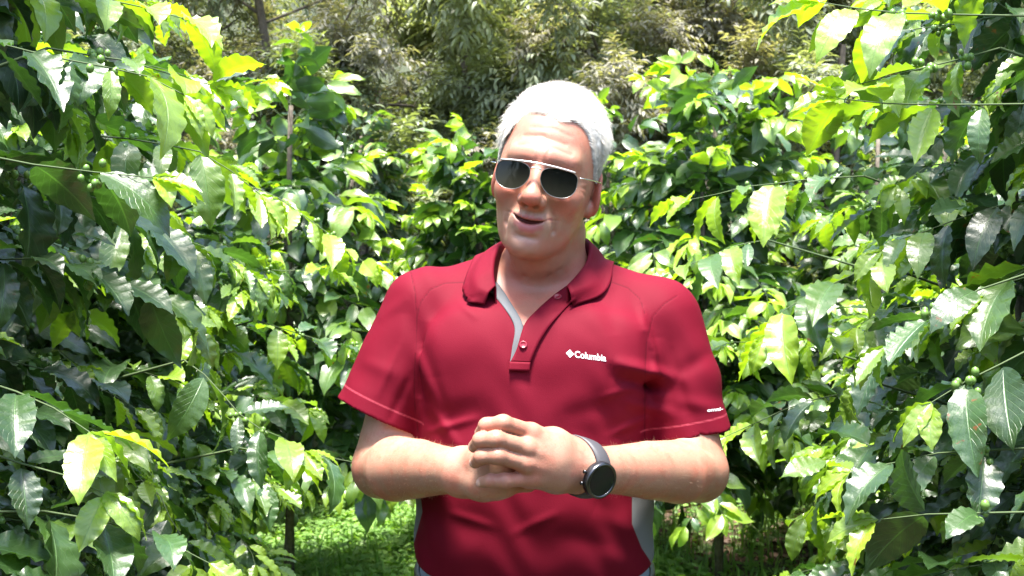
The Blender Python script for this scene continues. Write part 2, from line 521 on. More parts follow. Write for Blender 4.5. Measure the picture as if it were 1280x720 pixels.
# ---- shirt
CA, CB = P(474, 520, 1.61), P(861, 542, 1.600)
nA = np.array([-.42, -.06, -.90]); nA /= np.linalg.norm(nA)
nB = np.array([.17, -.02, -.98]); nB /= np.linalg.norm(nB)
def uv_of(p):
    return 640+p[:, 0]/p[:, 1]*F, 360-(p[:, 2]-CAMZ)/p[:, 1]*F
def fold(p, a, b, w, amp):
    s, t = segd(np.stack(uv_of(p), 1).astype(f32), a, b)
    return amp*np.exp(-(s/w)**2)*np.sin(np.clip(t, .02, .98)*np.pi)**.6
def shirt_solid(p):
    d = chest_sdf(p)
    ta = lim(p, lambda x: smin(cone(x, SA+[.004, 0, .004], CA+nA*.05, .0600, .0660), cone(x, SA, lerp(SA, CA, .5)+[-.004, 0, 0], .060, .060), .02), lerp(SA, CA, .5), .19)
    tb = lim(p, lambda x: smin(cone(x, SB+[-.004, 0, .004], CB+nB*.05, .0590, .0650), cone(x, SB, lerp(SB, CB, .5)+[.006, 0, 0], .060, .060), .02), lerp(SB, CB, .5), .19)
    ta = smax(ta, (p-CA)@nA.astype(f32)-.0, .002); tb = smax(tb, (p-CB)@nB.astype(f32)-.0, .002)
    d = smin(d, ta, .016); d = smin(d, tb, .016)
    nm = np.abs(d) < .015
    if nm.any():
        pn = p[nm]; d = d.copy(); d[nm] += shirt_folds(pn)
    return d.astype(f32)
def shirt_folds(p):
    w = np.zeros(len(p), f32)
    for a, b, s, m in SHF: w = w+fold(p, a, b, s, m)
    x, y, z = p[:, 0], p[:, 1], p[:, 2]
    return -w*(y < 1.66)+.0014*np.sin(z*38+x*17+1.5*np.sin(x*21))*np.sin(x*26-z*9+y*20)+.0007*np.sin(z*90+x*60+2*np.sin(x*50))
# (start, end, width in px, height in m) of cloth folds; negative = valley
SHF = [((765, 452), (850, 474), 8, .0075), ((768, 472), (835, 488), 7, -.0060), ((775, 500), (850, 520), 8, .0035), ((700, 405), (800, 470), 12, .0018), ((806, 412), (812, 470), 7, -.0040),
       ((822, 420), (828, 520), 9, .0035), ((800, 380), (816, 440), 6, .0030), ((840, 500), (905, 512), 9, .0030), ((845, 470), (890, 440), 10, -.0030),
       ((536, 400), (524, 500), 10, -.0022), ((505, 390), (500, 500), 10, .0025), ((545, 470), (560, 560), 12, .0025), ((528, 430), (560, 520), 7, -.0030), ((530, 500), (575, 560), 7, .0030),
       ((760, 360), (770, 420), 12, -.0020), ((690, 385), (735, 372), 8, -.0020), ((655, 480), (648, 560), 16, .0015),
       ((700, 520), (790, 500), 12, -.0022), ((540, 525), (600, 505), 12, -.0018), ((740, 640), (800, 668), 12, .0018), ((690, 668), (800, 690), 12, -.0012),
       ((530, 650), (600, 690), 14, .0010), ((450, 450), (500, 470), 9, .0020), ((470, 400), (512, 370), 8, .0018),
       ((500, 430), (470, 500), 5, .0022), ((512, 470), (485, 530), 5, -.0022), ((530, 540), (600, 522), 5, .0022), ((815, 520), (760, 545), 5, .0024), ((800, 480), (745, 500), 5, .0018), ((838, 430), (860, 520), 6, -.0026), ((560, 640), (620, 660), 6, .0014), ((700, 640), (640, 668), 6, .0013), ((600, 400), (575, 380), 5, .0016)]
VA = P(655, 406, 1.52)
def shirt_sdf(p):
    d = shirt_solid(p)
    # neckline: gap around the neck and the open V
    nd = cone(p, P(680, 300, 1.634), P(675, 368, 1.660), .0650, .0720)
    d = smax(d, -nd, .003)
    u, v = uv_of(p)
    l1 = ((u-655)*(-.868)+(v-406)*(.497)); l1 = -l1          # left edge of the V, px
    h1 = (u-655)*.880+(v-406)*(-.474)*-1
    # inside V when to the right of the left edge and to the left of the right edge
    e1 = -(((u-655)*66-(v-408)*40)/77.0)                      # <0 right of the left edge line
    e2 = (((u-655)*58+(v-408)*70)/90.0)                       # <0 above/left of the right edge line
    wv = np.maximum(e1, e2)*.00112
    wv = np.maximum(wv, p[:, 1]-1.665)
    d = smax(d, -wv.astype(f32), .002)
    # hollow sleeves and hem
    ia = lim(p, lambda x: cone(x, lerp(SA, CA, .72), CA+nA*.06, .0555, .0628), CA, .10)
    ib = lim(p, lambda x: cone(x, lerp(SB, CB, .72), CB+nB*.06, .0545, .0618), CB, .10)
    d = smax(d, -ia, .002); d = smax(d, -ib, .002)
    hem = tz(712)+.030*np.clip((p[:, 1]-1.50)/.13, 0, 1)
    d = smax(d, hem-p[:, 2], .004)
    return d.astype(f32)

def trouser_sdf(p):
    z = p[:, 2]
    a = np.interp(z, [.80, .95, 1.04, 1.10], [.185, .182, .172, .166]); b = np.interp(z, [.80, .95, 1.10], [.125, .130, .130])
    cx = (668-640)/F*TYC
    q = ((np.abs(p[:, 0]-cx)/a)**2.3+(np.abs(p[:, 1]-TYC)/b)**2.3+1e-9)**(1/2.3)
    hip = smax((q-1)*.125, np.maximum(z-1.116, .80-z), .02)
    d = hip
    for s in (-1, 1):
        L_ = chain(p, [(cx+s*.090, TYC, .86), (cx+s*.105, TYC-.005, .52), (cx+s*.115, TYC+.02, .07)], [.096, .072, .066], .02)
        d = smin(d, smax(L_, .055-z, .004), .02)
    d = d+.0016*np.sin(z*55+np.sin(p[:, 0]*40)*1.2)*np.clip((1-z)*2, 0, 1)
    return d.astype(f32)

# ------------------------------------------------------------------ materials
def skin_material():
    m, nt, out = mat_new('skin')
    b = N(nt, 'ShaderNodeBsdfPrincipled')
    n1 = noise(nt, 26, 4, .6); n2 = noise(nt, 160, 4, .6); n3 = noise(nt, 9, 2, .5)
    base = ramp(nt, n3, [(.30, (.300, .142, .092)), (.70, (.400, .218, .152))])
    red = mixc(nt, mth(nt, 'MULTIPLY', smooth_step(nt, n1, .42, .66), .70), base, (.430, .150, .100))
    spots = mixc(nt, mth(nt, 'MULTIPLY', smooth_step(nt, n2, .56, .70), .45), red, (.280, .125, .075))
    c = mixc(nt, mth(nt, 'MULTIPLY', smooth_step(nt, noise(nt, 55, 4, .65), .50, .64), .30), spots, (.34, .095, .060))
    c = mixc(nt, mth(nt, 'MULTIPLY', attr(nt, 'flush'), .70), c, (.42, .105, .070))
    c = mixc(nt, attr(nt, 'stubble'), c, (.34, .25, .20))
    c = mixc(nt, mth(nt, 'MULTIPLY', attr(nt, 'lip'), .9), c, (.36, .105, .100))
    c = mixc(nt, attr(nt, 'inner'), c, (.10, .012, .010))
    c = mixc(nt, attr(nt, 'teeth'), c, (.62, .55, .46))
    c = mixc(nt, attr(nt, 'nail'), c, (.60, .36, .29))
    L(nt, c, b.inputs['Base Color'])
    rr = mth(nt, 'MULTIPLY_ADD', n1, .25, .34); rr = mth(nt, 'SUBTRACT', rr, mth(nt, 'MULTIPLY', attr(nt, 'nail'), .2))
    L(nt, rr, b.inputs['Roughness'])
    b.inputs['Specular IOR Level'].default_value = .45
    b.inputs['Subsurface Weight'].default_value = .12
    b.inputs['Subsurface Radius'].default_value = (1, .35, .18); b.inputs['Subsurface Scale'].default_value = .004
    bp = N(nt, 'ShaderNodeBump'); bp.inputs['Strength'].default_value = .34; bp.inputs['Distance'].default_value = .0010
    h = mth(nt, 'ADD', noise(nt, 520, 3, .6), mth(nt, 'MULTIPLY', noise(nt, 110, 3, .6), .5))
    L(nt, h, bp.inputs['Height']); L(nt, bp.outputs[0], b.inputs['Normal'])
    L(nt, b.outputs[0], out.inputs[0]); return m

CRIM = (.122, .0030, .0130)
def cloth_material(name, col, grey=None):
    m, nt, out = mat_new(name)
    b = N(nt, 'ShaderNodeBsdfPrincipled')
    n1 = noise(nt, 14, 3, .5)
    c = mixc(nt, n1, tuple(x*.90 for x in col), tuple(x*1.08 for x in col))
    if grey:
        g = smooth_step(nt, attr(nt, 'panel'), -.0006, .0006)
        c = mixc(nt, g, c, grey)
        st = smooth_step(nt, attr(nt, 'seam'), .0016, .0004)
        c = mixc(nt, mth(nt, 'MULTIPLY', st, .45), c, tuple(x*.35 for x in col))
        th = smooth_step(nt, attr(nt, 'stitch'), .0022, .0004)
        c = mixc(nt, mth(nt, 'MULTIPLY', th, .35), c, (.60, .10, .14))
    L(nt, c, b.inputs['Base Color'])
    b.inputs['Roughness'].default_value = .72; b.inputs['Specular IOR Level'].default_value = .10
    b.inputs['Sheen Weight'].default_value = .0; b.inputs['Sheen Roughness'].default_value = .4
    b.inputs['Sheen Tint'].default_value = (1, .55, .62, 1) if col[0] > .2 else (1, 1, 1, 1)
    h = mth(nt, 'ADD', noise(nt, 900, 2, .5), mth(nt, 'MULTIPLY', noise(nt, 28, 3, .5), .9))
    if grey:
        h = mth(nt, 'SUBTRACT', h, mth(nt, 'MULTIPLY', smooth_step(nt, attr(nt, 'seam'), .003, .0), 1.6))
    bp = N(nt, 'ShaderNodeBump'); bp.inputs['Strength'].default_value = .22; bp.inputs['Distance'].default_value = .0010
    L(nt, h, bp.inputs['Height']); L(nt, bp.outputs[0], b.inputs['Normal'])
    L(nt, b.outputs[0], out.inputs[0]); return m

def denim_material():
    m, nt, out = mat_new('denim')
    b = N(nt, 'ShaderNodeBsdfPrincipled')
    w = N(nt, 'ShaderNodeTexWave', i_Scale=220.0, i_Distortion=1.5); w.bands_direction = 'DIAGONAL'
    t = N(nt, 'ShaderNodeTexCoord'); L(nt, t.outputs['Object'], w.inputs['Vector'])
    c = mixc(nt, w.outputs['Fac'], (.10, .14, .20), (.19, .24, .31))
    c = mixc(nt, mth(nt, 'MULTIPLY', noise(nt, 11, 3, .6), .6), c, (.26, .31, .37))
    L(nt, c, b.inputs['Base Color']); b.inputs['Roughness'].default_value = .85
    L(nt, b.outputs[0], out.inputs[0]); return m

def hair_material():
    m, nt, out = mat_new('white_hair')
    b = N(nt, 'ShaderNodeBsdfPrincipled')
    c = ramp(nt, noise(nt, 60, 3, .6), [(.3, (.70, .64, .56)), (.7, (.86, .82, .76))])
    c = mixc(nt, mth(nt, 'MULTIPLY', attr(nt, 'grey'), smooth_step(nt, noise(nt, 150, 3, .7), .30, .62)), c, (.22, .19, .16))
    L(nt, c, b.inputs['Base Color']); b.inputs['Roughness'].default_value = .5
    b.inputs['Sheen Weight'].default_value = .1
    L(nt, b.outputs[0], out.inputs[0]); return m

def build_person():
    root = empty('person', (P(668, 640, TYC)[0], TYC, 0), label='white-haired man in a crimson polo shirt and aviator sunglasses standing with clasped hands', cat='person')
    SK = skin_material()
    # ---- body
    _t = time.time(); V, Q = surface(body_sdf, (-.33, 1.20, 1.19), (.36, 1.83, 1.80), .0019); print('SCRIPT body', time.time()-_t, len(V))
    q = hl(V); m = mir(q)
    def dip(d, r, s): return np.clip(1-(d-r)/s, 0, 1)
    qs = q*np.array([1/.925, 1, 1], f32); ms = mir(qs)
    ul = np.minimum(chain(ms, [(.0295, -.0790, -.0588), (.016, -.0925, -.0630), (.004, -.098, -.0635), (0, -.098, -.0640)], [.0008, .0022, .0026, .0024], .003),
                    chain(ms, [(.0290, -.0785, -.0612), (.017, -.0885, -.0720), (.006, -.0945, -.0755), (0, -.095, -.0760)], [.0012, .0036, .0048, .0050], .003))
    lip = dip(ul, .0006, .0022)*(q[:, 1] < -.074)
    inner = 1/(1+np.exp(np.clip((mouth_gap(qs)-.0003)/.00025, -30, 30)))*(q[:, 1] < -.070)*(np.abs(q[:, 2]+.065) < .012)
    teeth = np.zeros(len(V))
    flush = .8*np.exp(-((m[:, 0]-.041)**2+(q[:, 2]+.030)**2)/.016**2)+.9*np.exp(-(q[:, 0]**2+(q[:, 2]+.040)**2)/.014**2)*(q[:, 1] < -.09)
    flush = flush+.9*(m[:, 0] > .069)*(np.abs(q[:, 2]+.01) < .05)+.45*np.exp(-(q[:, 0]/.05)**2-((q[:, 2]-.045)/.02)**2)*(q[:, 1] < -.03)
    inhead = (q[:, 2] > -.13)&(np.abs(q[:, 0]) < .10)&(q[:, 1] < .12)&(V[:, 2] > 1.5)
    flush = flush*inhead
    inneck = (V[:, 2] < 1.565)&(V[:, 2] > 1.44)
    flush = flush+.35*inneck
    hands = np.exp(-(np.linalg.norm((V-HAC)*[1, .5, 1], axis=1)/.09)**2)
    for k in range(4):
        for j in (0, 1, 2): flush = flush+.45*np.exp(-(np.linalg.norm(V-FI[k][j], axis=1)/.011)**2)
    st = np.exp(-(m[:, 0]/.055)**2)*np.clip((-.052-q[:, 2])/.02, 0, 1)*np.clip((q[:, 2]+.125)/.02, 0, 1)*(q[:, 1] < -.04)*.38*inhead*(1-lip)
    nail = np.zeros(len(V))
    for a, b, r in nail_spots():
        ax = (b-a)/np.linalg.norm(b-a)
        c = b+ax*r*.15+np.array([-.004, -.006, .000]); c2 = b+np.array([-.6*r, -.62*r, 0])
        nail = np.maximum(nail, dip(np.linalg.norm((V-c2)*[1, 1, 1], axis=1), .0030, .0015))
    BV = V.copy()
    mesh_np('body', V, Q, SK, root, attrs=dict(lip=lip*inhead*(1-inner), inner=inner*inhead*(1-teeth), teeth=teeth*inhead, flush=np.clip(flush, 0, 1), stubble=st, nail=nail))

    # ---- hair: cap and strands
    HZy = [-.12, -.078, -.062, -.050, -.042, -.034, -.027, -.014, -.004, .006, .030, .11]
    HZz = [.094, .090, .082, .066, .048, .028, .010, .002, .008, .024, .020, -.050]
    def hair_mask(qq):
        ax_ = np.abs(qq[:, 0]); fr_ = np.clip((.0-qq[:, 1])/.03, 0, 1)*np.clip((qq[:, 2]-.03)/.03, 0, 1)
        w = qq[:, 2]-np.interp(qq[:, 1], HZy, HZz)-.009*fr_*np.exp(-((ax_-.046)/.012)**2)+fr_*(.004*np.sin(qq[:, 0]*75+1)+.0025*np.sin(qq[:, 0]*190+qq[:, 2]*80))+.004*fr_*(ax_ < .02)
        return w
    def hair_phase(qq):
        x, y, z = qq[:, 0], qq[:, 1], qq[:, 2]
        sd = np.clip((np.abs(x)-.045)/.02, 0, 1)*np.clip((.085-z)/.03, 0, 1)
        wob = .006*np.sin(y*55+z*30)+.003*np.sin(x*90+y*110)
        return 900*((1-sd)*(x+.30*y+wob)+sd*(.75*y+.25*z+wob))
    def skull(qq):
        qq = qq*np.array([1/.925, 1, 1], f32)
        return smin(smin(ell(qq, (0, .018, .038), (.0745, .095, .078)), ell(qq, (0, -.020, -.022), (.0635, .070, .090)), .03),
                    cone(mir(qq), (.006, -.083, .020), (.040, -.068, .019), .0125, .010), .018)
    def hair_f(p):
        qq = hl(p); w = hair_mask(qq)
        sd_ = np.clip((np.abs(qq[:, 0])-.03)/.04, 0, 1)*np.clip((.075-qq[:, 2])/.06, 0, 1)
        t = .0004+.0105*np.clip(w/np.where(qq[:, 1] < -.03, .060, .042), 0, 1)*(1-.5*sd_)+.0015*np.clip((qq[:, 2]-.06)/.05, 0, 1)
        ph = hair_phase(qq)
        lump = .0013*np.sin(ph)*np.sin(ph*.37+qq[:, 2]*60+qq[:, 1]*40)+.0009*np.sin(qq[:, 0]*105+qq[:, 2]*40)*np.sin(qq[:, 1]*90+qq[:, 2]*70)+.0004*np.sin(qq[:, 0]*260+1)*np.sin(qq[:, 1]*210+qq[:, 2]*180)
        d = skull(qq)-t-lump*np.clip(w/.02, 0, 1)
        d = smax(d, .008*np.clip((.0-qq[:, 1])/.02, 0, 1)*np.clip((qq[:, 2]-.02)/.02, 0, 1)-w, .006)
        ear = ell(mir(qq), (.077, .009, -.016), (.022, .026, .0345))
        return smax(d, -ear, .004).astype(f32)
    HV, HQ = surface(hair_f, HC-[.13, .14, .12], HC+[.13, .14, .16], .0022)
    hm = hair_material()
    n = np.zeros_like(HV); d0 = hair_f(HV)
    for a in range(3):
        X = HV.copy(); X[:, a] += .001; n[:, a] = (hair_f(X)-d0)/.001
    n /= np.linalg.norm(n, axis=1, keepdims=True)+1e-6
    NS = 56000
    ok = skull(hl(HV)) > .001
    pool = np.where(ok)[0]
    wl = hair_mask(hl(HV[pool])); edge_ = pool[wl < .014]
    pick = np.concatenate([rng.choice(pool, NS-12000), rng.choice(edge_, 12000)])
    qv = hl(HV[pick]); n0_ = skull(qv); nn = np.zeros((NS, 3))
    for a in range(3):
        X = qv.copy(); X[:, a] += .001; nn[:, a] = (skull(X)-n0_)/.001
    nn = (nn/(np.linalg.norm(nn, axis=1, keepdims=True)+1e-6))@HR.T*.75+n[pick]*.25
    nn /= np.linalg.norm(nn, axis=1, keepdims=True)
    jit_ = rng.normal(0, .0028, (NS, 3)); jit_[:NS-12000] = 0; jit_ -= nn*(jit_*nn).sum(1, keepdims=True)
    bq = hl(BV); bw = hair_mask(bq); bpool = np.where((bw > -.003)&(bw < .020)&(bq[:, 1] < .0)&(bq[:, 2] > .0)&(np.abs(skull(bq)) < .004))[0]
    HVx = HV.copy(); 
    NE = 24000
    R0 = HV[pick]-nn*np.where(np.arange(NS) < NS-12000, .004, .0025)[:, None]+jit_; ql = hl(R0)
    bp = rng.choice(bpool, NE, p=(lambda k: k/k.sum())(.06+np.clip(bw[bpool]/.012, 0, 1)**1.3))
    gn = np.zeros((NE, 3)); b0_ = skull(bq[bp])
    for a in range(3):
        X = bq[bp].copy(); X[:, a] += .001; gn[:, a] = (skull(X)-b0_)/.001
    gn = (gn/(np.linalg.norm(gn, axis=1, keepdims=True)+1e-6))@HR.T
    nn[-NE:] = gn; R0[-NE:] = BV[bp]-gn*.0005; ql = hl(R0)
    w = np.clip(hair_mask(ql)/.03, 0, 1)
    # combing direction in head space: forward hair swept up and aside, sides down
    side = np.clip(np.abs(ql[:, 0])/.07, 0, 1)
    comb = np.stack([.75*np.sign(.25-ql[:, 0]*0)*(1-side), .55+.3*side, -.9*side*(ql[:, 2] < .09)+.25*(1-side)], 1)
    comb = comb+rng.normal(0, .16, comb.shape)
    # clumps
    comb[:, 0] += .45*np.sin(ql[:, 1]*70+ql[:, 2]*45+2)+.25*np.sin(ql[:, 0]*160+ql[:, 1]*120); comb[:, 1] += .30*np.sin(ql[:, 0]*85+ql[:, 2]*60)+.2*np.sin(ql[:, 2]*170+ql[:, 0]*90)
    cw = comb@HR.T; cw = cw-nn*(cw*nn).sum(1, keepdims=True); cw /= np.linalg.norm(cw, axis=1, keepdims=True)+1e-6
    ln = (.009+.014*w)*rng.uniform(.7, 1.25, NS); wd = .00020
    lift = rng.uniform(.02, .20, NS)*(.4+.6*w)
    sidev = np.cross(cw, nn)
    VV = []; K = 4
    for s in range(K):
        t = s/(K-1)
        c = R0+cw*(ln*t)[:, None]+nn*(ln*lift*(t-.55*t*t)+.0040*min(1, t*1.5))[:, None]
        ww = wd*(1-.8*t)
        VV += [c-sidev*ww, c+sidev*ww]
    SV = np.stack(VV, 1).reshape(-1, 3)
    b0 = np.arange(NS)*2*K
    SQ = np.concatenate([np.stack([b0+2*s, b0+2*s+1, b0+2*s+3, b0+2*s+2], 1) for s in range(K-1)])
    Vh, Fh = merge([(HV, [HQ]), (SV, [SQ])])
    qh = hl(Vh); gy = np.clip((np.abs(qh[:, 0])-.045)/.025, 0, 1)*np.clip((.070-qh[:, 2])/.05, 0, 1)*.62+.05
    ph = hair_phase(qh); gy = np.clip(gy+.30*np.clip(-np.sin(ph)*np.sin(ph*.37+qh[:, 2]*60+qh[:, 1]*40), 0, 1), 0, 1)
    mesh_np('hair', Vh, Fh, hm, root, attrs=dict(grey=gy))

    # ---- forearm hair
    def arm_hair():
        NA = 5200; parts = []
        for Fp, Rd, sg in ((FA, .040, 1), (FB, .038, -1)):
            t = rng.uniform(.05, .95, NA//2); a0 = np.array(Fp[0]); a1 = np.array(Fp[-1])
            ax = (a1-a0)/np.linalg.norm(a1-a0)
            th = rng.uniform(0, 2*np.pi, NA//2)
            u_ = np.cross(ax, [0, 0, 1.0]); u_ /= np.linalg.norm(u_); w_ = np.cross(u_, ax)
            dr = np.cos(th)[:, None]*u_+np.sin(th)[:, None]*w_
            C = a0+(a1-a0)*t[:, None]
            keep = dr[:, 1] < .45
            S = raymarch(lambda x: body_sdf(x.astype(f32)), C+dr*.075, -dr, 0, .07, 30)
            S, dr = S[keep], dr[keep]; k = len(S)
            l = rng.uniform(.004, .008, k)[:, None]
            dirn = ax*.8+dr*.32+rng.normal(0, .35, (k, 3))
            sd = np.cross(dirn, dr); sd /= np.linalg.norm(sd, axis=1, keepdims=True)+1e-9
            pts = [S-dr*.0005, S+dirn*l*.5, S+dirn*l*.9-dr*l*.15]
            v = np.stack([pts[0]-sd*.00007, pts[0]+sd*.00007, pts[1]-sd*.00006, pts[1]+sd*.00006, pts[2]-sd*.00004, pts[2]+sd*.00004], 1).reshape(-1, 3)
            b = np.arange(k)*6
            parts.append((v, [np.concatenate([np.stack([b, b+1, b+3, b+2], 1), np.stack([b+2, b+3, b+5, b+4], 1)])]))
        v, f = merge(parts); mesh_np('arm_hair', v, f, simple_mat('pale_arm_hair', (.50, .38, .28), .6), root)
    arm_hair()

    # ---- shirt
    _t = time.time(); V, Q = surface(shirt_sdf, (-.34, 1.44, 1.04), (.37, 1.84, 1.56), .0026); print('SCRIPT shirt', time.time()-_t, len(V))
    u, v = uv_of(V); uvp = np.stack([u, v], 1); frt = V[:, 1] < 1.66
    # grey side panels (px polylines of the boundary)
    lb = np.interp(v, [560, 600, 640, 680, 720, 760], [520, 524, 528, 517, 505, 500]); rb = np.interp(v, [540, 580, 620, 655, 685, 700, 740], [796, 793, 790, 790, 802, 812, 830])
    gp = np.maximum(lb-u, u-rb)*.00115
    gp = np.minimum(gp, (v-556)*.00115)
    insleeve = (np.minimum(cone(V, SA, CA+nA*.03, .066, .072), cone(V, SB, CB+nB*.03, .065, .070)) < 0)&(v < 570)
    gp = np.where(insleeve, -.01, gp); gp = np.where((V[:, 1] > 1.66)&(v > 570), np.abs(V[:, 0]-.032)-.12, gp)
    def ld(pl, m=frt): return np.where(m, polyd(uvp, pl)*.00115, .05)
    seam = np.minimum.reduce([ld([(513, 338), (519, 366), (521, 400), (519, 450), (518, 500), (524, 552)]),
        ld([(580, 353), (556, 354), (538, 362), (526, 378), (521, 398)]), ld([(757, 350), (785, 360), (800, 374), (806, 392)]),
        ld([(846, 370), (830, 380), (816, 396), (808, 430), (806, 480), (806, 552)]), ld([(636, 452), (663, 453), (662, 463), (636, 462), (636, 452)]),
        ld([(664, 405), (663, 452)])])
    sa = (V-CA)@nA; sb = (V-CB)@nB
    stitch = np.minimum(np.where((u < 530), np.abs(sa+.020), .05), np.where((u > 800), np.abs(sb+.020), .05))
    stitch = np.where(frt, stitch, .05)
    SM = cloth_material('crimson_polo', CRIM, (.150, .155, .165))
    shirt = mesh_np('shirt', V, Q, SM, root, attrs=dict(panel=gp, seam=seam, stitch=stitch))
    RED = cloth_material('crimson_trim', CRIM)
    # collar
    Tp = [P(619, 358, 1.542), P(617, 350, 1.548), P(616, 336, 1.562), P(619, 316, 1.60), P(628, 302, 1.645), P(652, 302, 1.70), P(690, 302, 1.722), P(722, 298, 1.695), P(737, 303, 1.645), P(735, 324, 1.60), P(723, 343, 1.563), P(709, 358, 1.542)]
    Op = [P(606, 374, 1.53), P(584, 368, 1.54), P(578, 353, 1.565), P(588, 334, 1.61), P(604, 320, 1.665), P(638, 322, 1.735), P(690, 328, 1.76), P(738, 322, 1.74), P(760, 330, 1.68), P(762, 349, 1.62), P(754, 365, 1.56), P(715, 375, 1.53)]
    NSt = 61
    T = catmull(Tp, NSt); O = catmull(Op, NSt)
    NC = np.array([P(677, 330, 1.65)])
    inw = NC-T; inw[:, 2] = 0; inw /= np.linalg.norm(inw, axis=1, keepdims=True)
    Bs = T+inw*.003+np.array([0, 0, -.036])
    rows = []
    for t in np.linspace(0, 1, 6): rows.append(Bs*(1-t)+(T+inw*.0015-[0, 0, .002])*t)
    out_ = O-T; outd = -inw
    rows.append(T+np.array([0, 0, .0008])+outd*.0005)
    for t in np.linspace(.06, 1, 12):
        bulge = np.sin(t*np.pi)*.0018
        rows.append(T*(1-t)+O*t+outd*(.001+bulge)+np.array([0, 0, .5])*bulge*.6)
    G = np.stack(rows, 1)
    flat = G[:, 7:].reshape(-1, 3)
    for _ in range(6):
        d = shirt_solid(flat.astype(f32)); g = np.zeros_like(flat)
        for a in range(3):
            X = flat.copy(); X[:, a] += .002; g[:, a] = (shirt_solid(X.astype(f32))-d)/.002
        g /= np.linalg.norm(g, axis=1, keepdims=True)+1e-6
        flat = flat+g*np.clip(.0032-d, 0, .01)[:, None]
        if _ == 0:
            # the outer third also settles down on the cloth
            tt = np.tile(np.linspace(.06, 1, 12), NSt)
            flat = flat-g*(np.clip(d-.0032, 0, .02)*np.clip((tt-.55)/.45, 0, 1))[:, None]
    G[:, 7:] = flat.reshape(NSt, 12, 3)
    cv, cf = slab(G, .0019)
    mesh_np('collar', cv, cf, RED, shirt)
    # placket pieces projected on the chest
    def onshirt(poly2, off, f=shirt_solid):
        D = np.array([((a-640)/F, 1.0, -(b-360)/F) for a, b in poly2])
        nrm = np.linalg.norm(D, axis=1, keepdims=True)
        O_ = np.tile([[0, 0, CAMZ]], (len(D), 1)).astype(float)
        X = raymarch(f, O_, D, 1.2, 2.1, 80)
        return X-(D/nrm)*off
    def strip(c1, c2, n, m, off, th, mat, name, f=shirt_solid):
        A = catmull([(*p, 0) for p in c1], n)[:, :2]; B_ = catmull([(*p, 0) for p in c2], n)[:, :2]
        g = np.stack([A*(1-t)+B_*t for t in np.linspace(0, 1, m)], 1)
        X = onshirt(g.reshape(-1, 2), off, f).reshape(n, m, 3)
        v_, f_ = slab(X, th); return mesh_np(name, v_, f_, mat, shirt)
    GREY = cloth_material('grey_lining', (.115, .118, .125))
    strip([(621, 352), (637, 376), (654, 408), (648, 436), (637, 463)], [(610, 362), (629, 383), (643, 408), (640, 436), (636, 463)], 30, 5, .0015, .0012, GREY, 'placket_lining')
    strip([(716, 352), (690, 371), (668, 391), (655, 407), (646, 436), (638, 452)], [(728, 364), (706, 386), (688, 406), (676, 424), (668, 440), (663, 453)], 40, 8, .0042, .0018, RED, 'placket')
    strip([(637, 452), (663, 453)], [(636, 463), (662, 464)], 12, 5, .0052, .0014, RED, 'placket_tab')
    BM = simple_mat('button_red', (.20, .012, .025), .3)
    for (bu, bv) in ((654, 431), (697, 371)):
        X = onshirt([(bu, bv)], .0062)[0]
        X1 = onshirt([(bu+6, bv)], .0062)[0]; X2 = onshirt([(bu, bv-6)], .0062)[0]
        e1 = X1-X; e1 /= np.linalg.norm(e1); e2 = X2-X; nn_ = np.cross(e1, e2); nn_ /= np.linalg.norm(nn_); e2 = np.cross(nn_, e1)
        if nn_[1] > 0: nn_ = -nn_
        prof = [(0, .0002), (.0012, .0002), (.0030, .0004), (.0042, .0014), (.0052, .0013), (.0056, .0), (.0052, -.0012)]
        k = 24; vv = []
        for r, h in prof:
            for a in range(k):
                an = a*2*np.pi/k; vv.append(X+e1*r*math.cos(an)+e2*r*math.sin(an)+nn_*h)
        mesh_np('button', np.array(vv), np.concatenate([np.stack([i*k+np.arange(k), (i+1)*k+np.arange(k), (i+1)*k+(np.arange(k)+1) % k, i*k+(np.arange(k)+1) % k], 1) for i in range(len(prof)-1)]), BM, shirt)
    # lettering
    def lettering(name, txt, u0, v0, width, height, ang, mat, emblem=False, bold=.0):
        cu = bpy.data.curves.new(name, 'FONT'); cu.body = txt; cu.size = 1.0; cu.offset = bold
        ob = bpy.data.objects.new(name, cu); COL.objects.link(ob)
        dg = bpy.context.evaluated_depsgraph_get(); me = bpy.data.meshes.new_from_object(ob.evaluated_get(dg))
        nv = len(me.vertices); co = np.zeros(nv*3); me.vertices.foreach_get('co', co); co = co.reshape(-1, 3)
        fs = [np.array(p.vertices[:]) for p in me.polygons]
        bpy.data.objects.remove(ob); bpy.data.meshes.remove(me)
        tri = []
        for q_ in fs:
            for k in range(1, len(q_)-1): tri.append((q_[0], q_[k], q_[k+1]))
        x0, x1 = co[:, 0].min(), co[:, 0].max(); y1 = co[:, 1].max()
        X = (co[:, 0]-x0)/(x1-x0)*width; Yv = co[:, 1]/y1*height
        T2 = np.stack([X, Yv], 1); tri = np.array(tri)
        if emblem:
            add = []; b0 = len(T2); ex = -width*.155; ey = height*.45; r = height*.36
            for dx, dy in ((0, 1), (1, 0), (0, -1), (-1, 0), (0, 0)):
                cx, cy = ex+dx*r*.92, ey+dy*r*.92; rr = r*(.80 if (dx or dy) else .62)
                add += [(cx-rr, cy), (cx, cy-rr), (cx+rr, cy), (cx, cy+rr)]
            T2 = np.vstack([T2, add]); tt = []
            for k in range(5): tt += [(b0+4*k, b0+4*k+1, b0+4*k+2), (b0+4*k, b0+4*k+2, b0+4*k+3)]
            tri = np.vstack([tri, tt])
        ca, sa_ = math.cos(ang), math.sin(ang)
        U = u0+T2[:, 0]*ca+T2[:, 1]*sa_*0; Vp = v0+T2[:, 0]*sa_-T2[:, 1]
        X = onshirt(np.stack([U, Vp], 1), .0005)
        o = mesh_np(name, X, tri, mat, shirt, smooth=False); return o
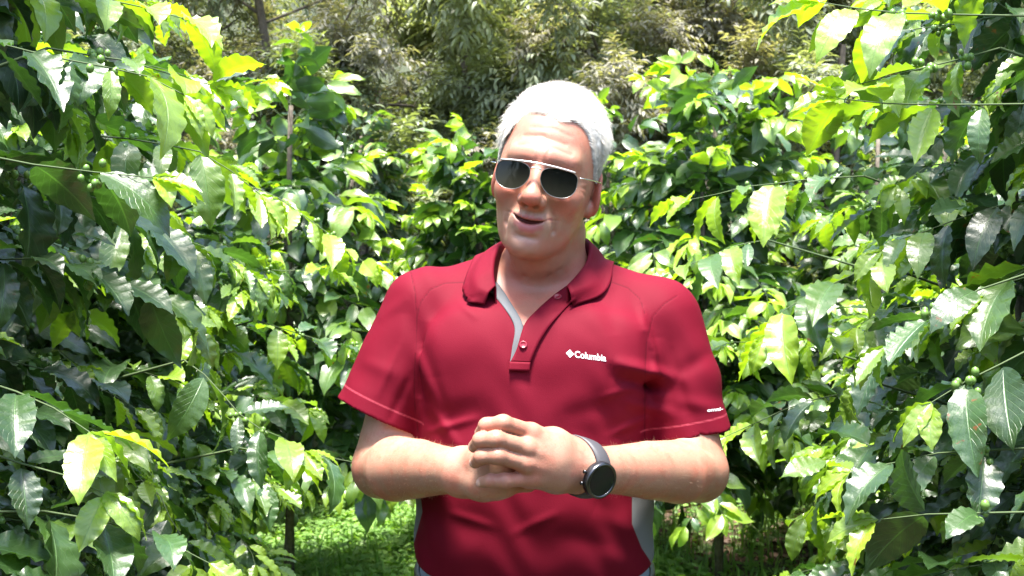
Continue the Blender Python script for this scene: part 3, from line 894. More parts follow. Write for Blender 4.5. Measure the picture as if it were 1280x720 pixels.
    WT = simple_mat('white_thread', (.80, .74, .75), .7)
    lettering('chest_logo', 'Columbia', 718.5, 446.5, 39.5, 8.2, math.radians(7.5), WT, True, .022)
    lettering('sleeve_logo', 'omni-', 884, 514.8, 20, 4.0, math.radians(-6), WT, False, .03)

    # ---- trousers, belt, shoes
    V, Q = surface(trouser_sdf, (-.22, 1.38, .03), (.30, 1.86, 1.13), .008)
    DM = denim_material()
    trs = mesh_np('trousers', V, Q, DM, root)
    cx = (668-640)/F*TYC
    def ring(z0, h, off, name, mat):
        k = 96; a = np.arange(k)*2*np.pi/k; rws = []
        for hh, oo in ((-1, 0), (-1, 1), (-.8, 1.25), (0, 1.3), (.8, 1.25), (1, 1), (1, 0)):
            ca, sn = np.cos(a), np.sin(a); ex = 2/2.3
            x = cx+(.168+off*oo)*np.sign(ca)*np.abs(ca)**ex; y = TYC+(.1310+off*oo)*np.sign(sn)*np.abs(sn)**ex
            z = z0+hh*h/2-.022*np.clip(-(y-TYC)/.13, 0, 1)
            rws.append(np.stack([x, y, z], 1))
        G = np.stack(rws, 1); return mesh_np(name, G.reshape(-1, 3), grid_faces(k, len(rws), True), mat, trs)
    ring(1.083, .030, .0055, 'belt', simple_mat('belt_leather', (.030, .020, .015), .45))
    LEA = simple_mat('shoe_leather', (.09, .05, .03), .5)
    for s in (-1, 1):
        fx = cx+s*.115
        def sh(p):
            d = smin(ell(p, (fx, TYC+.0, .055), (.045, .085, .055)), ell(p, (fx+s*.006, TYC-.105, .030), (.048, .085, .042)), .03)
            d = smax(d, .004-p[:, 2], .004); return d.astype(f32)
        V, Q = surface(sh, (fx-.08, TYC-.22, -.01), (fx+.08, TYC+.13, .14), .006)
        mesh_np('shoe', V, Q, LEA, root)

    # ---- sunglasses
    sg = empty('sunglasses', (0, 0, 0)); sg.parent = root
    sg.location = Vector(HO)-Vector(root.location)
    RIM = simple_mat('dark_rim', (.30, .28, .26), .35, 1.0)
    SIL = simple_mat('silver_metal', (.80, .78, .76), .22, 1.0)
    m_, nt, out = mat_new('dark_lens'); b = N(nt, 'ShaderNodeBsdfPrincipled')
    tc = N(nt, 'ShaderNodeTexCoord'); sp = N(nt, 'ShaderNodeSeparateXYZ'); L(nt, tc.outputs['Generated'], sp.inputs[0])
    L(nt, ramp(nt, sp.outputs[2], [(0, (.034, .033, .022)), (.5, (.012, .012, .009)), (1, (.004, .004, .004))]), b.inputs['Base Color'])
    b.inputs['Roughness'].default_value = .08; b.inputs['Specular IOR Level'].default_value = .20
    L(nt, b.outputs[0], out.inputs[0]); LENS = m_
    def ly(x, z): return -.1115+3.6*np.abs(x)**2*1.15+1.2*(z+.009)**2
    def outline(s, k=48):
        a = np.arange(k)*2*np.pi/k; c_, s_ = np.cos(a), np.sin(a)
        ex = .84
        x = .0242*np.sign(c_)*np.abs(c_)**ex; zt = np.where(s_ > 0, .0168, .0212)*np.sign(s_)*np.abs(s_)**np.where(s_ > 0, .55, .92)
        x = x+.0035*np.clip(-zt/.0255, 0, 1)+.0*s_; x = x*(1-.10*np.clip(-zt/.0255, 0, 1))
        X = s*(.0315+x); Z = -.0075+zt+.0015*(x/.026)*0
        return X, Z
    for s in (-1, 1):
        X, Z = outline(s)
        rings = [np.stack([X.mean()+(X-X.mean())*t, np.zeros(48), Z.mean()+(Z-Z.mean())*t], 1) for t in (1, .8, .55, .3, .002)]
        G = np.stack(rings, 1); G[..., 1] = ly(G[..., 0], G[..., 2])
        fr = G.reshape(-1, 3); k = len(fr); bk = fr+[0, .0018, 0]
        ff = grid_faces(48, 5, True)
        if s > 0: ff = ff[:, ::-1]
        v = np.concatenate([hw(fr), hw(bk)]); mesh_np('lens', v, [np.concatenate([ff, ff[:, ::-1]+k])], LENS, sg)
        rp = np.stack([X, ly(X, Z)-.0004, Z], 1)
        v, f = tube(hw(rp), .00050, 8, closed=True); mesh_np('rim', v, f, RIM, sg)
        tp = catmull([(s*.058, float(ly(np.array(.058), 0))-.001, .002), (s*.066, -.088, .002), (s*.073, -.055, .002), (s*.078, -.01, .001), (s*.0765, .004, .002)], 24)
        v, f = tube(hw(tp), .0008, 8); mesh_np('temple', v, f, SIL, sg)
    xs = np.linspace(-.051, .051, 25); zb = .0112-1.3*xs**2
    v, f = tube(hw(np.stack([xs, ly(xs, .012)-.0016, zb], 1)), .00135, 8); mesh_np('brow_bar', v, f, simple_mat('white_brow_bar', (.62, .58, .58), .3, .5), sg)
    xs = np.linspace(-.0075, .0075, 11); v, f = tube(hw(np.stack([xs, np.full(11, -.1125), .0035+.002*np.cos(xs/.0075*1.5)], 1)), .0010, 8); mesh_np('bridge', v, f, SIL, sg)

    # ---- watch
    wt = empty('wristwatch', (0, 0, 0)); wt.parent = root
    axp = P(725, 587, 1.362); wt.location = Vector(axp)-Vector(root.location)
    ax = np.array(lerp(EB, WB, .85)-lerp(EB, WB, .6)); ax /= np.linalg.norm(ax)
    nw = np.array([.30, -.93, -.12]); nw -= ax*(nw@ax)*.55; nw /= np.linalg.norm(nw)
    c0 = raymarch(lambda x: body_sdf(x.astype(f32)), [axp+nw*.07], [-nw], 0, .1, 50)[0]+nw*.0045
    upv = np.cross(nw, ax); upv /= np.linalg.norm(upv)
    if upv[2] < 0: upv = -upv
    e1 = np.cross(upv, nw)
    BLK = simple_mat('black_metal', (.025, .025, .028), .32, .6)
    GLS = simple_mat('watch_glass', (.008, .010, .009), .12, 0.0, .2)
    STR = simple_mat('grey_rubber_strap', (.045, .042, .048), .55)
    BEZ = simple_mat('steel_bezel', (.09, .09, .095), .28, 1.0)
    def lathe(prof, name, mat, par, c, k=48):
        vv = [c+e1*r*math.cos(a*2*np.pi/k)+upv*r*math.sin(a*2*np.pi/k)+nw*h for r, h in prof for a in range(k)]
        f = np.concatenate([np.stack([i*k+np.arange(k), i*k+(np.arange(k)+1) % k, (i+1)*k+(np.arange(k)+1) % k, (i+1)*k+np.arange(k)], 1) for i in range(len(prof)-1)])
        return mesh_np(name, np.array(vv), f, mat, par)
    lathe([(.0001, -.004), (.0195, -.004), (.0222, -.002), (.0224, .004), (.0216, .0060)], 'watch_case', BLK, wt, c0)
    lathe([(.0222, .0050), (.0219, .0068), (.0205, .0078), (.0186, .0076), (.0182, .0064)], 'bezel', BEZ, wt, c0)
    lathe([(.0184, .0066), (.012, .0069), (.0001, .0070)], 'watch_glass', GLS, wt, c0)
    for dz in (.007, -.007):
        cc = c0+ (-e1 if (e1@np.array([1, 0, 0])) > 0 else e1)*.0225+upv*dz
        v, f = tube([cc, cc+(-e1 if e1[0] > 0 else e1)*.003], .0022, 10); mesh_np('push_button', v, f, BEZ, wt)
    # strap: a band round the wrist, following the skin
    k = 64; rows = []
    bc = axp
    u1 = nw-ax*(nw@ax); u1 /= np.linalg.norm(u1); u2 = np.cross(ax, u1)
    for wv_ in np.linspace(-1, 1, 5):
        an = np.linspace(0, 2*np.pi, k, endpoint=False)
        D = np.cos(an)[:, None]*u1+np.sin(an)[:, None]*u2
        C = bc+ax*wv_*.0098
        S = raymarch(lambda x: body_sdf(x.astype(f32)), C+D*.060, -D, 0, .055, 40)
        rr = np.linalg.norm(S-C, axis=1); rr = np.minimum(rr, .040)
        for _ in range(3): rr = np.maximum(rr, (np.roll(rr, 1)+np.roll(rr, -1))/2)
        rows.append(C+D*(rr+.0030-.0008*abs(wv_))[:, None])
    G = np.stack(rows, 1); inn = [C_ for C_ in rows]
    Gi = np.stack([r_-(r_-(bc+ax*w_*.0098))*(.0028/np.linalg.norm(r_-(bc+ax*w_*.0098), axis=1, keepdims=True)) for r_, w_ in zip(rows, np.linspace(-1, 1, 5))], 1)
    G2 = np.concatenate([G, Gi[:, ::-1], G[:, :1]], 1)
    mesh_np('strap', G2.reshape(-1, 3), grid_faces(k, G2.shape[1], True), STR, wt)
    return root
# =====================================================================  PLANTS
def leaf_proto(nu, nv, seed, wav=1.0, ratio=.40, droop=.5, fold=.35, jit=1.0):
    """unit length coffee leaf along +X, up +Z: (verts, quads, uv)"""
    r = np.random.default_rng(seed)
    u = np.linspace(0, 1, nu); w = np.linspace(-1, 1, nv)
    U, W = np.meshgrid(u, w, indexing='ij')
    prof = np.sin(np.pi*np.clip(U, 0, 1)**.86)**.80*(1-.42*np.clip((U-.72)/.28, 0, 1)**1.0)
    prof = np.where(U > .90, np.minimum(prof, .20*(1-U)/.10+.02), prof)
    prof[0] = .02; prof[-1] = .004
    ph = r.uniform(0, 6.28, 4); nw = r.uniform(5.0, 7.5)
    edge = 1+(.05*np.sin(2*np.pi*nw*U+ph[0]+W*1.2)+.008*np.sin(2*np.pi*nw*2.3*U+ph[3]))*wav*np.abs(W)**2
    half = ratio/2*prof*edge
    Y = W*half
    X = U.copy()
    Z = fold*np.abs(W)*half*(1-.3*U)
    Z += .034*wav*np.abs(W)**1.6*np.sin(2*np.pi*nw*U+ph[1]*np.sign(W))*np.clip(prof*1.2, 0, 1)
    sv = np.cos(2*np.pi*(9.0*(U-.30*np.abs(W)))); Z += .0105*sv*np.clip(np.abs(W)*3, 0, 1)*prof*(1-np.abs(W)**3*.6)
    Z += .03*np.sin(2*np.pi*U*1.3+ph[2])*W*r.uniform(-1, 1)*jit
    # droop along the length
    k = droop*(.6+.8*r.random()); ang = -k*U**1.3
    x2 = np.cumsum(np.concatenate([[0], np.diff(u)])[:, None]*np.cos(ang), 0); z2 = np.cumsum(np.concatenate([[0], np.diff(u)])[:, None]*np.sin(ang), 0)
    Xo = x2-Z*np.sin(ang); Zo = z2+Z*np.cos(ang)
    tw = r.uniform(-.35, .35)*U*jit
    Yo = Y*np.cos(tw)-(Zo-z2)*np.sin(tw); Zo = z2+Y*np.sin(tw)+(Zo-z2)*np.cos(tw)
    V = np.stack([Xo, Yo, Zo], -1).reshape(-1, 3)
    uv = np.stack([U, W*.5+.5], -1).reshape(-1, 2)
    return V, grid_faces(nu, nv), uv

NEAR = [leaf_proto(22, 9, s, .55+.2*(s % 3), .38+.035*(s % 3), .30+.34*(s % 4), .20+.14*(s % 3)) for s in range(12)]
MID = [leaf_proto(11, 5, s+40, .8, .43, .35+.30*(s % 4), .35) for s in range(8)]
FAR = [leaf_proto(6, 3, s+80, .3, .42, .30+.30*(s % 4), .40) for s in range(8)]
NARROW = [leaf_proto(5, 3, s+120, .0, .27, .3+.3*(s % 3), .30) for s in range(6)]

def norm(a): return a/(np.linalg.norm(a, axis=-1, keepdims=True)+1e-9)

class Leaves:
    def __init__(s): s.o, s.x, s.z, s.l, s.t, s.a = [], [], [], [], [], []
    def add(s, o, x, z, l, tone, age=0.0):
        s.o.append(o); s.x.append(x); s.z.append(z); s.l.append(l); s.t.append(tone); s.a.append(age)
    def bulk(s, o, x, z, l, t):
        s.o += list(o); s.x += list(x); s.z += list(z); s.l += list(l); s.t += list(t); s.a += [0.0]*len(o)
    def build(s, name, protos, mat, parent, r, thick=1.0):
        o = np.array(s.o); x = norm(np.array(s.x)); z = np.array(s.z); l = np.array(s.l); t = np.array(s.t); a = np.array(s.a)
        y = norm(np.cross(z, x)); z = np.cross(x, y)
        pid = r.integers(0, len(protos), len(o)); Vs, Fs, U, T, A = [], [], [], [], []; off = 0
        wd = r.uniform(.82, 1.18, len(o))
        for k, (pv, pf, pu) in enumerate(protos):
            m = np.where(pid == k)[0]
            if len(m) == 0: continue
            M = np.stack([x[m], y[m]*wd[m][:, None], z[m]], 1)*l[m][:, None, None]
            V = np.einsum('vk,nkj->nvj', pv, M)+o[m][:, None, :]
            n = len(pv)
            Vs.append(V.reshape(-1, 3)); Fs.append((pf[None]+(np.arange(len(m))*n)[:, None, None]).reshape(-1, 4)+off)
            U.append(np.tile(pu, (len(m), 1))); T.append(np.repeat(t[m], n)); A.append(np.repeat(a[m], n)); off += n*len(m)
        return mesh_np(name, np.concatenate(Vs), np.concatenate(Fs), mat, parent, attrs=dict(tone=np.concatenate(T), age=np.concatenate(A)), uv=np.concatenate(U))

def leaf_material(name, dark, mid, young, trans=.42, gloss=.30, veins=True, tr_mul=2.2, spec=.55, rand=.3):
    """tone 0..1: mature to young leaf, in the middle distance also shaded to sunlit; age: brown spots"""
    m, nt, out = mat_new(name)
    tone = attr(nt, 'tone')
    c = ramp(nt, tone, [(0, dark), (.5, mid), (1, young)])
    n = noise(nt, 7, 2, .5); c = mixc(nt, mth(nt, 'MULTIPLY', n, rand), c, tuple(min(1, q*1.6) for q in mid))
    b = N(nt, 'ShaderNodeBsdfPrincipled'); tl = N(nt, 'ShaderNodeBsdfTranslucent')
    if veins:
        uv = N(nt, 'ShaderNodeUVMap'); uv.uv_map = 'UVMap'
        sp = N(nt, 'ShaderNodeSeparateXYZ'); L(nt, uv.outputs[0], sp.inputs[0])
        w = mth(nt, 'ABSOLUTE', mth(nt, 'MULTIPLY_ADD', sp.outputs[1], 2.0, -1.0))
        midrib = smooth_step(nt, w, .060, .020)
        ph = mth(nt, 'FRACT', mth(nt, 'MULTIPLY', mth(nt, 'SUBTRACT', sp.outputs[0], mth(nt, 'MULTIPLY', w, .30)), 9.0))
        side = smooth_step(nt, mth(nt, 'ABSOLUTE', mth(nt, 'SUBTRACT', ph, .5)), .07, .02)
        vein = mth(nt, 'MAXIMUM', midrib, mth(nt, 'MULTIPLY', side, .45))
        c = mixc(nt, mth(nt, 'MULTIPLY', vein, .40), c, tuple(min(1, q*2.4+.02) for q in mid))
        ag = mth(nt, 'MULTIPLY', attr(nt, 'age'), smooth_step(nt, noise(nt, 70, 3, .6), .62, .70))
        c = mixc(nt, ag, c, (.14, .055, .015))
        h = mth(nt, 'ADD', mth(nt, 'MULTIPLY', vein, -1.0), mth(nt, 'MULTIPLY', noise(nt, 120, 3, .6), .9))
        bp = N(nt, 'ShaderNodeBump'); bp.inputs['Strength'].default_value = .55; bp.inputs['Distance'].default_value = .0016
        L(nt, h, bp.inputs['Height']); L(nt, bp.outputs[0], b.inputs['Normal'])
    L(nt, c, b.inputs['Base Color'])
    b.inputs['Roughness'].default_value = gloss; b.inputs['Specular IOR Level'].default_value = spec
    tc = mixc(nt, 1.0, c, (tr_mul*1.0, tr_mul*1.05, tr_mul*.30), 'MULTIPLY')
    if veins: tc = mixc(nt, smooth_step(nt, tone, .25, .75), mixc(nt, 1.0, c, (1.3, 1.5, .5), 'MULTIPLY'), tc)
    L(nt, tc, tl.inputs[0])
    mx = N(nt, 'ShaderNodeMixShader'); mx.inputs[0].default_value = trans
    b.inputs['Coat Weight'].default_value = .35 if veins else 0; b.inputs['Coat Roughness'].default_value = .28
    L(nt, b.outputs[0], mx.inputs[1]); L(nt, tl.outputs[0], mx.inputs[2]); L(nt, mx.outputs[0], out.inputs[0])
    return m

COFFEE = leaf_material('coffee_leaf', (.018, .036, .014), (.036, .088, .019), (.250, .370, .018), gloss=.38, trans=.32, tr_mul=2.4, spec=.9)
BARK = simple_mat('brown_bark', (.085, .065, .045), .9)
def bark_material():
    m, nt, out = mat_new('bark'); b = N(nt, 'ShaderNodeBsdfPrincipled')
    c = ramp(nt, noise(nt, 30, 4, .7), [(.3, (.045, .033, .024)), (.7, (.155, .130, .100))])
    L(nt, c, b.inputs['Base Color']); b.inputs['Roughness'].default_value = .9
    bp = N(nt, 'ShaderNodeBump'); bp.inputs['Strength'].default_value = .6; bp.inputs['Distance'].default_value = .004
    L(nt, noise(nt, 90, 3, .6), bp.inputs['Height']); L(nt, bp.outputs[0], b.inputs['Normal']); L(nt, b.outputs[0], out.inputs[0]); return m
BARK = bark_material()
TWIG = simple_mat('green_twig', (.050, .080, .026), .8)
CHERRY = simple_mat('green_cherry', (.11, .20, .04), .35)

def sphere_proto(n=6, m=4):
    V = []; 
    for i in range(m+1):
        th = np.pi*i/m
        for j in range(n): V.append((np.sin(th)*np.cos(2*np.pi*j/n), np.sin(th)*np.sin(2*np.pi*j/n), np.cos(th)))
    return np.array(V), np.concatenate([np.stack([i*n+np.arange(n), (i+1)*n+np.arange(n), (i+1)*n+(np.arange(n)+1) % n, i*n+(np.arange(n)+1) % n], 1) for i in range(m)])
SPH = sphere_proto()

def branch(r, lv, tubes, berries, start, az, elev, length, leaf, lod, tone0=.25, node=.055, dens=1.0, down=1.0, tip=.85):
    """one lateral with opposite leaf pairs"""
    d = np.array([math.cos(az)*math.cos(elev), math.sin(az)*math.cos(elev), math.sin(elev)])
    n = max(3, int(length/node)); step = length/n
    p = np.array(start, float); pts = [p.copy()]
    for i in range(n):
        t = (i+1)/n
        d = norm(d+np.array([r.normal(0, .15), r.normal(0, .15), r.normal(0, .09)+ -.085*down*(.4+t)*(.055/step if step > .055 else 1)]))
        p = p+d*step; pts.append(p.copy())
        if t < .22 and r.random() < (.75 if down == 1.0 else .1): continue
        if r.random() > dens: continue
        side = norm(np.cross(d, [0, 0, 1.0])); upv = norm(np.cross(side, d))
        l = leaf*(.62+.60*r.random())*(1.0 if t < .85 else .72)
        tone = np.clip(tone0-.14+.13*r.normal()+(.75*(t-.60)/.40 if t > .60 else 0)*tip+(.30 if r.random() < .08 else 0), 0, 1)
        for s in (-1, 1):
            if r.random() < .06: continue
            sp_ = r.uniform(.75, 1.15)
            x = d*(.55+.25*t)+side*s*sp_+np.array([0, 0, -r.uniform(-.35, 1.05)])+r.normal(0, .20, 3)
            z = upv+side*s*.25+r.normal(0, .28, 3)
            lv.add(p+norm(x)*.008, x, z, l*r.uniform(.88, 1.1), np.clip(tone+r.normal(0, .06), 0, 1), float(r.random() < .12))
        if berries is not None and r.random() < .30 and t < .8:
            for _ in range(r.integers(4, 11)):
                berries.append((p+r.normal(0, .009, 3)-[0, 0, .006], r.uniform(.0042, .0066)))
    # terminal leaves
    for s in (-1, 1):
        side = norm(np.cross(d, [0, 0, 1.0]))
        lv.add(p, d*1.2+side*s*.4+[0, 0, -.25*r.random()], np.array([0, 0, 1.])+side*s*.5, leaf*.6, np.clip(tone0+.55*tip, 0, 1))
    tubes.append((pts, .0016))

def finish_plant(root, r, lv, tubes, stems, berries, protos, mat, crown='crown', tm=None):
    parts = [tube(np.array(p), np.linspace(rr, rr*.55, len(p)), 6) for p, rr in stems]
    nfs = sum(len(g) for _, fs in parts for g in fs if g.shape[1] == 4); n3 = sum(len(g) for _, fs in parts for g in fs if g.shape[1] == 3)
    parts += [tube(np.array(p), np.linspace(rr, rr*.45, len(p)), 4, cap=False) for p, rr in tubes]
    v, f = merge(parts); o = mesh_np('trunk', v, f, [BARK, tm or TWIG], root)
    mi = np.zeros(len(o.data.polygons), np.int32); mi[nfs:len(f[0])] = 1
    o.data.polygons.foreach_set('material_index', mi)
    lv.build(crown, protos, mat, root, r)
    if berries:
        C = np.array([b[0] for b in berries]); R = np.array([b[1] for b in berries]); n = len(SPH[0])
        V = (C[:, None]+SPH[0][None]*R[:, None, None]*[1, 1, 1.15]).reshape(-1, 3)
        Fq = (SPH[1][None]+(np.arange(len(C))*n)[:, None, None]).reshape(-1, 4)
        mesh_np('berries', V, Fq, CHERRY, root)

def coffee(x, y, H, R, seed, label, lod='near', leaf=.16, tone=.22, z0=0.0, low=.25, group='coffee shrubs in the plantation rows', extra=(), azr=None, lvlstep=.075, dens=1.0, skip=None, sparse=1.0):
    """R: reach of the laterals"""
    r = np.random.default_rng(seed)
    root = empty('coffee_shrub', (x, y, z0), label=label, cat='coffee shrub', group=group)
    lv = Leaves(); tubes = []; berries = [] if lod == 'near' else None; stems = []
    ns = 2 if H > 1.6 else 1
    for k in range(ns):
        sx, sy = x+r.normal(0, .06), y+r.normal(0, .06); h = H*(1-.12*k); m = 10
        lean = r.normal(0, .05, 2)
        pts = [np.array([sx+lean[0]*t*h+.015*math.sin(5*t+k), sy+lean[1]*t*h+.015*math.cos(4*t), z0-.03+t*(h+.03)]) for t in np.linspace(0, 1, m)]
        stems.append((pts, .020))
        z = low*H*.5+r.random()*.05; a0 = r.random()*6.28
        while z < h-.02:
            t = z/h; c = pts[0]+(pts[-1]-pts[0])*t; c[2] = z0+z
            prof = .50+.55*(1-t)**.8
            for s in (0, 1.57, 3.14, 4.71)[:4 if lod != 'far' else 3]:
                az = a0+s+r.normal(0, .35)
                ln = R*prof*r.uniform(.75, 1.15)
                if r.random() > sparse: continue
                e = c+np.array([math.cos(az), math.sin(az), 0])*ln
                if skip is not None and skip(e, c): continue
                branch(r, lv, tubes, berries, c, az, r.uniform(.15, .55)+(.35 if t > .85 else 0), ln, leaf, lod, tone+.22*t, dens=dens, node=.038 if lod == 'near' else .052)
            a0 += .8+r.normal(0, .3); z += lvlstep*1.35*r.uniform(.75, 1.3)
        branch(r, lv, tubes, None, pts[-1], r.random()*6.28, 1.3, .16, leaf*.8, lod, tone+.45)
    for (A, B_, lf, tn) in extra:      # particular boughs: from A towards B
        A = np.array(A, float); B_ = np.array(B_, float); dv = B_-A; ln = np.linalg.norm(dv)
        branch(r, lv, tubes, berries, A, math.atan2(dv[1], dv[0]), math.asin(dv[2]/ln)+.10, ln, lf, 'near', tn, down=.6)
        tubes.append(([c, A], .006)) if False else None
        st0 = np.array([x, y, max(z0+.2, A[2]-.25)]); tubes.append(([st0, (st0+A)/2+[0, 0, .05], A], .005))
    finish_plant(root, r, lv, tubes, stems, berries, {'near': NEAR, 'mid': MID, 'far': FAR}[lod], COFFEE)
    return root

def tree(x, y, H, R, seed, label, mat, protos, leaf=.10, z0=0, base=.25, nl=5000, group=None, name='tree', cat='tree', clump=10, flat=.5, trunk_r=.05, tone=.3, spread=1.0, droop=.12):
    r = np.random.default_rng(seed)
    root = empty(name, (x, y, z0), label=label, cat=cat, group=group)
    stems = []; tubes = []; lv = Leaves()
    m = 9; lean = r.normal(0, .10, 2)
    tp = [np.array([x+lean[0]*t*H+.10*math.sin(3*t+seed), y+lean[1]*t*H, z0-.1+t*H*.95]) for t in np.linspace(0, 1, m)]
    stems.append((tp, trunk_r))
    ends = []
    nb = 26
    for k in range(nb):
        t = base+(1-base)*(k+r.random())/nb; i = min(m-2, int(t*(m-1))); c = tp[i]+(tp[i+1]-tp[i])*(t*(m-1)-i)
        az = k*2.4+r.normal(0, .3); el = r.uniform(.05, .8); ln = R*(.45+.65*math.sin(math.pi*min(1, .15+(1-t)*.85)))*r.uniform(.7, 1.1)
        d = np.array([math.cos(az)*math.cos(el), math.sin(az)*math.cos(el), math.sin(el)])
        pts = [c]; p = c
        for s in range(6):
            d = norm(d+r.normal(0, .14, 3)-[0, 0, .06]); p = p+d*ln/6; pts.append(p)
            if s > 0:
                for _ in range(2):
                    d2 = norm(d+r.normal(0, .75, 3)); q = p+d2*ln*.22; ends.append((p, q, d2)); tubes.append(([p, q], .006))
        stems.append((pts, trunk_r*.30))
    per = max(4, nl//(len(ends)*clump))
    Pp = np.repeat(np.array([e[0] for e in ends]), per, 0); Qq = np.repeat(np.array([e[1] for e in ends]), per, 0); D2 = np.repeat(np.array([e[2] for e in ends]), per, 0)
    n = len(Pp)
    C = Pp+(Qq-Pp)*r.random((n, 1))+r.normal(0, .07*R*.5*spread, (n, 3))
    AX = norm(D2+r.normal(0, .6, (n, 3))-[0, 0, droop]); TN = np.clip(tone+r.normal(0, .22, n), 0, 1)
    SD = norm(np.cross(AX, [0, 0, 1.0])+1e-6)
    for i in range(clump):
        t = (i//2+.5)/(clump/2); sg = 1 if i % 2 else -1
        lv.bulk(C+AX*leaf*3*t*.8, AX*.75+SD*sg*.9+r.normal(0, .15, (n, 3))-[0, 0, droop*.6], np.array([0, 0, 1.])+r.normal(0, .3, (n, 3)), leaf*r.uniform(.7, 1.2, n), np.clip(TN+r.normal(0, .08, n), 0, 1))
    finish_plant(root, r, lv, tubes, stems, None, protos, mat, tm=BARK)
    return root
def N_y(nt):
    t = N(nt, 'ShaderNodeTexCoord'); s = N(nt, 'ShaderNodeSeparateXYZ'); L(nt, t.outputs['Object'], s.inputs[0]); return s.outputs[1]
# =====================================================================  SETTING
def ground_z(x, y):
    g = .03*np.sin(x*1.3+.4)*np.cos(y*.9)+.02*np.sin(x*3.1+y*2.3)
    return g+np.clip(y-8.2, 0, 60)*.40*(1+.1*np.sin(x*.5))*(1/(1+np.exp(-(y-9)*1.2)))
def build_ground():
    xs = np.concatenate([np.linspace(-80, -8, 20), np.linspace(-7.5, 7.5, 90), np.linspace(8, 80, 20)])
    ys = np.concatenate([np.linspace(-40, -1, 12), np.linspace(-.8, 14, 110), np.linspace(14.5, 90, 40)])
    X, Y = np.meshgrid(xs, ys, indexing='ij')
    Z = ground_z(X, Y)+.012*np.sin(X*9+Y*4)*np.sin(Y*11-X*3)
    m, nt, out = mat_new('soil_litter'); b = N(nt, 'ShaderNodeBsdfPrincipled')
    c = ramp(nt, noise(nt, 22, 6, .7), [(.30, (.030, .018, .010)), (.5, (.075, .045, .025)), (.62, (.14, .095, .055)), (.75, (.05, .035, .02))])
    c = mixc(nt, smooth_step(nt, noise(nt, 3, 4, .6), .45, .6), c, (.045, .075, .018))
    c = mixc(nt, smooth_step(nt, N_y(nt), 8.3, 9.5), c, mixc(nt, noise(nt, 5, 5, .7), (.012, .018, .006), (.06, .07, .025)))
    L(nt, c, b.inputs['Base Color']); b.inputs['Roughness'].default_value = .95
    bp = N(nt, 'ShaderNodeBump'); bp.inputs['Strength'].default_value = .9; bp.inputs['Distance'].default_value = .03
    L(nt, noise(nt, 40, 5, .7), bp.inputs['Height']); L(nt, bp.outputs[0], b.inputs['Normal']); L(nt, b.outputs[0], out.inputs[0])
    g = mesh_np('ground', np.stack([X, Y, Z], -1).reshape(-1, 3), grid_faces(len(xs), len(ys)), m)
    tag(g, kind='structure')
def build_cover():
    """low weeds of the aisle: small leaves on short stems, grass blades"""
    r = np.random.default_rng(5); lv = Leaves(); n = 26000
    Y = 3.6+6.0*r.random(n); X = r.uniform(-1, 1, n)*(.45+.20*Y)
    k = np.sin(X*2.1+1)*np.cos(Y*1.7)+r.normal(0, .35, n)
    dirt = ((X-1.35)/.62)**2+((Y-6.6)/1.5)**2 < 1
    keep = ((~dirt)|(r.random(n) < .08))&(k > -1.1)
    X, Y = np.repeat(X[keep], 5), np.repeat(Y[keep], 5); m = len(X)
    h = np.repeat(r.uniform(.02, .17, m//5), 5); tn = np.repeat(r.uniform(.35, 1, m//5), 5); a = r.random(m)*6.28
    lv.bulk(np.stack([X, Y, ground_z(X, Y)+h*r.uniform(.4, 1, m)], 1)+r.normal(0, .02, (m, 3)), np.stack([np.cos(a), np.sin(a), r.uniform(-.3, .5, m)], 1), np.array([0, 0, 1.])+r.normal(0, .3, (m, 3)), r.uniform(.028, .058, m), tn)
    WEED = leaf_material('weed_leaf', (.07, .15, .035), (.14, .26, .06), (.24, .37, .10), .35, .5, False, 1.8)
    o = lv.build('ground_cover', [leaf_proto(4, 3, s+200, 0, .62, .3, .3) for s in range(4)], WEED, None, r)
    tag(o, 'bright green low weeds covering the aisle between the coffee rows', 'ground cover', kind='stuff')
    # grass
    n = 9000; Y = 3.0+7.5*r.random(n); X = r.uniform(-1, 1, n)*(.9+.33*Y)
    lv = Leaves()
    for x, y in zip(X, Y):
        a = r.random()*6.28
        lv.add(np.array([x, y, float(ground_z(x, y))-.005]), np.array([math.cos(a)*.5, math.sin(a)*.5, 1.2]), np.array([math.cos(a), math.sin(a), .5]), r.uniform(.08, .26), r.uniform(.3, 1))
    o = lv.build('grass', [leaf_proto(5, 3, s+300, 0, .055, .9, .2) for s in range(4)], WEED, None, r)
    tag(o, 'thin grass blades standing among the low weeds', 'grass', kind='stuff')
    # dead leaves on the bare patch
    n = 2600; lv = Leaves()
    for _ in range(n):
        x, y = r.uniform(.3, 2.4), r.uniform(4.5, 8.8); a = r.random()*6.28
        lv.add(np.array([x, y, float(ground_z(x, y))+r.uniform(.002, .02)]), np.array([math.cos(a), math.sin(a), r.uniform(-.2, .2)]), np.array([0, 0, 1.])+r.normal(0, .4, 3), r.uniform(.05, .13), r.random())
    DEAD = leaf_material('dead_leaf', (.045, .022, .012), (.13, .070, .038), (.26, .19, .12), .1, .7, False, 1.0)
    o = lv.build('leaf_litter', [leaf_proto(5, 3, s+320, .3, .42, .9, .5) for s in range(4)], DEAD, None, r)
    tag(o, 'brown dead leaves littering the bare soil on the right', 'leaf litter', kind='stuff')

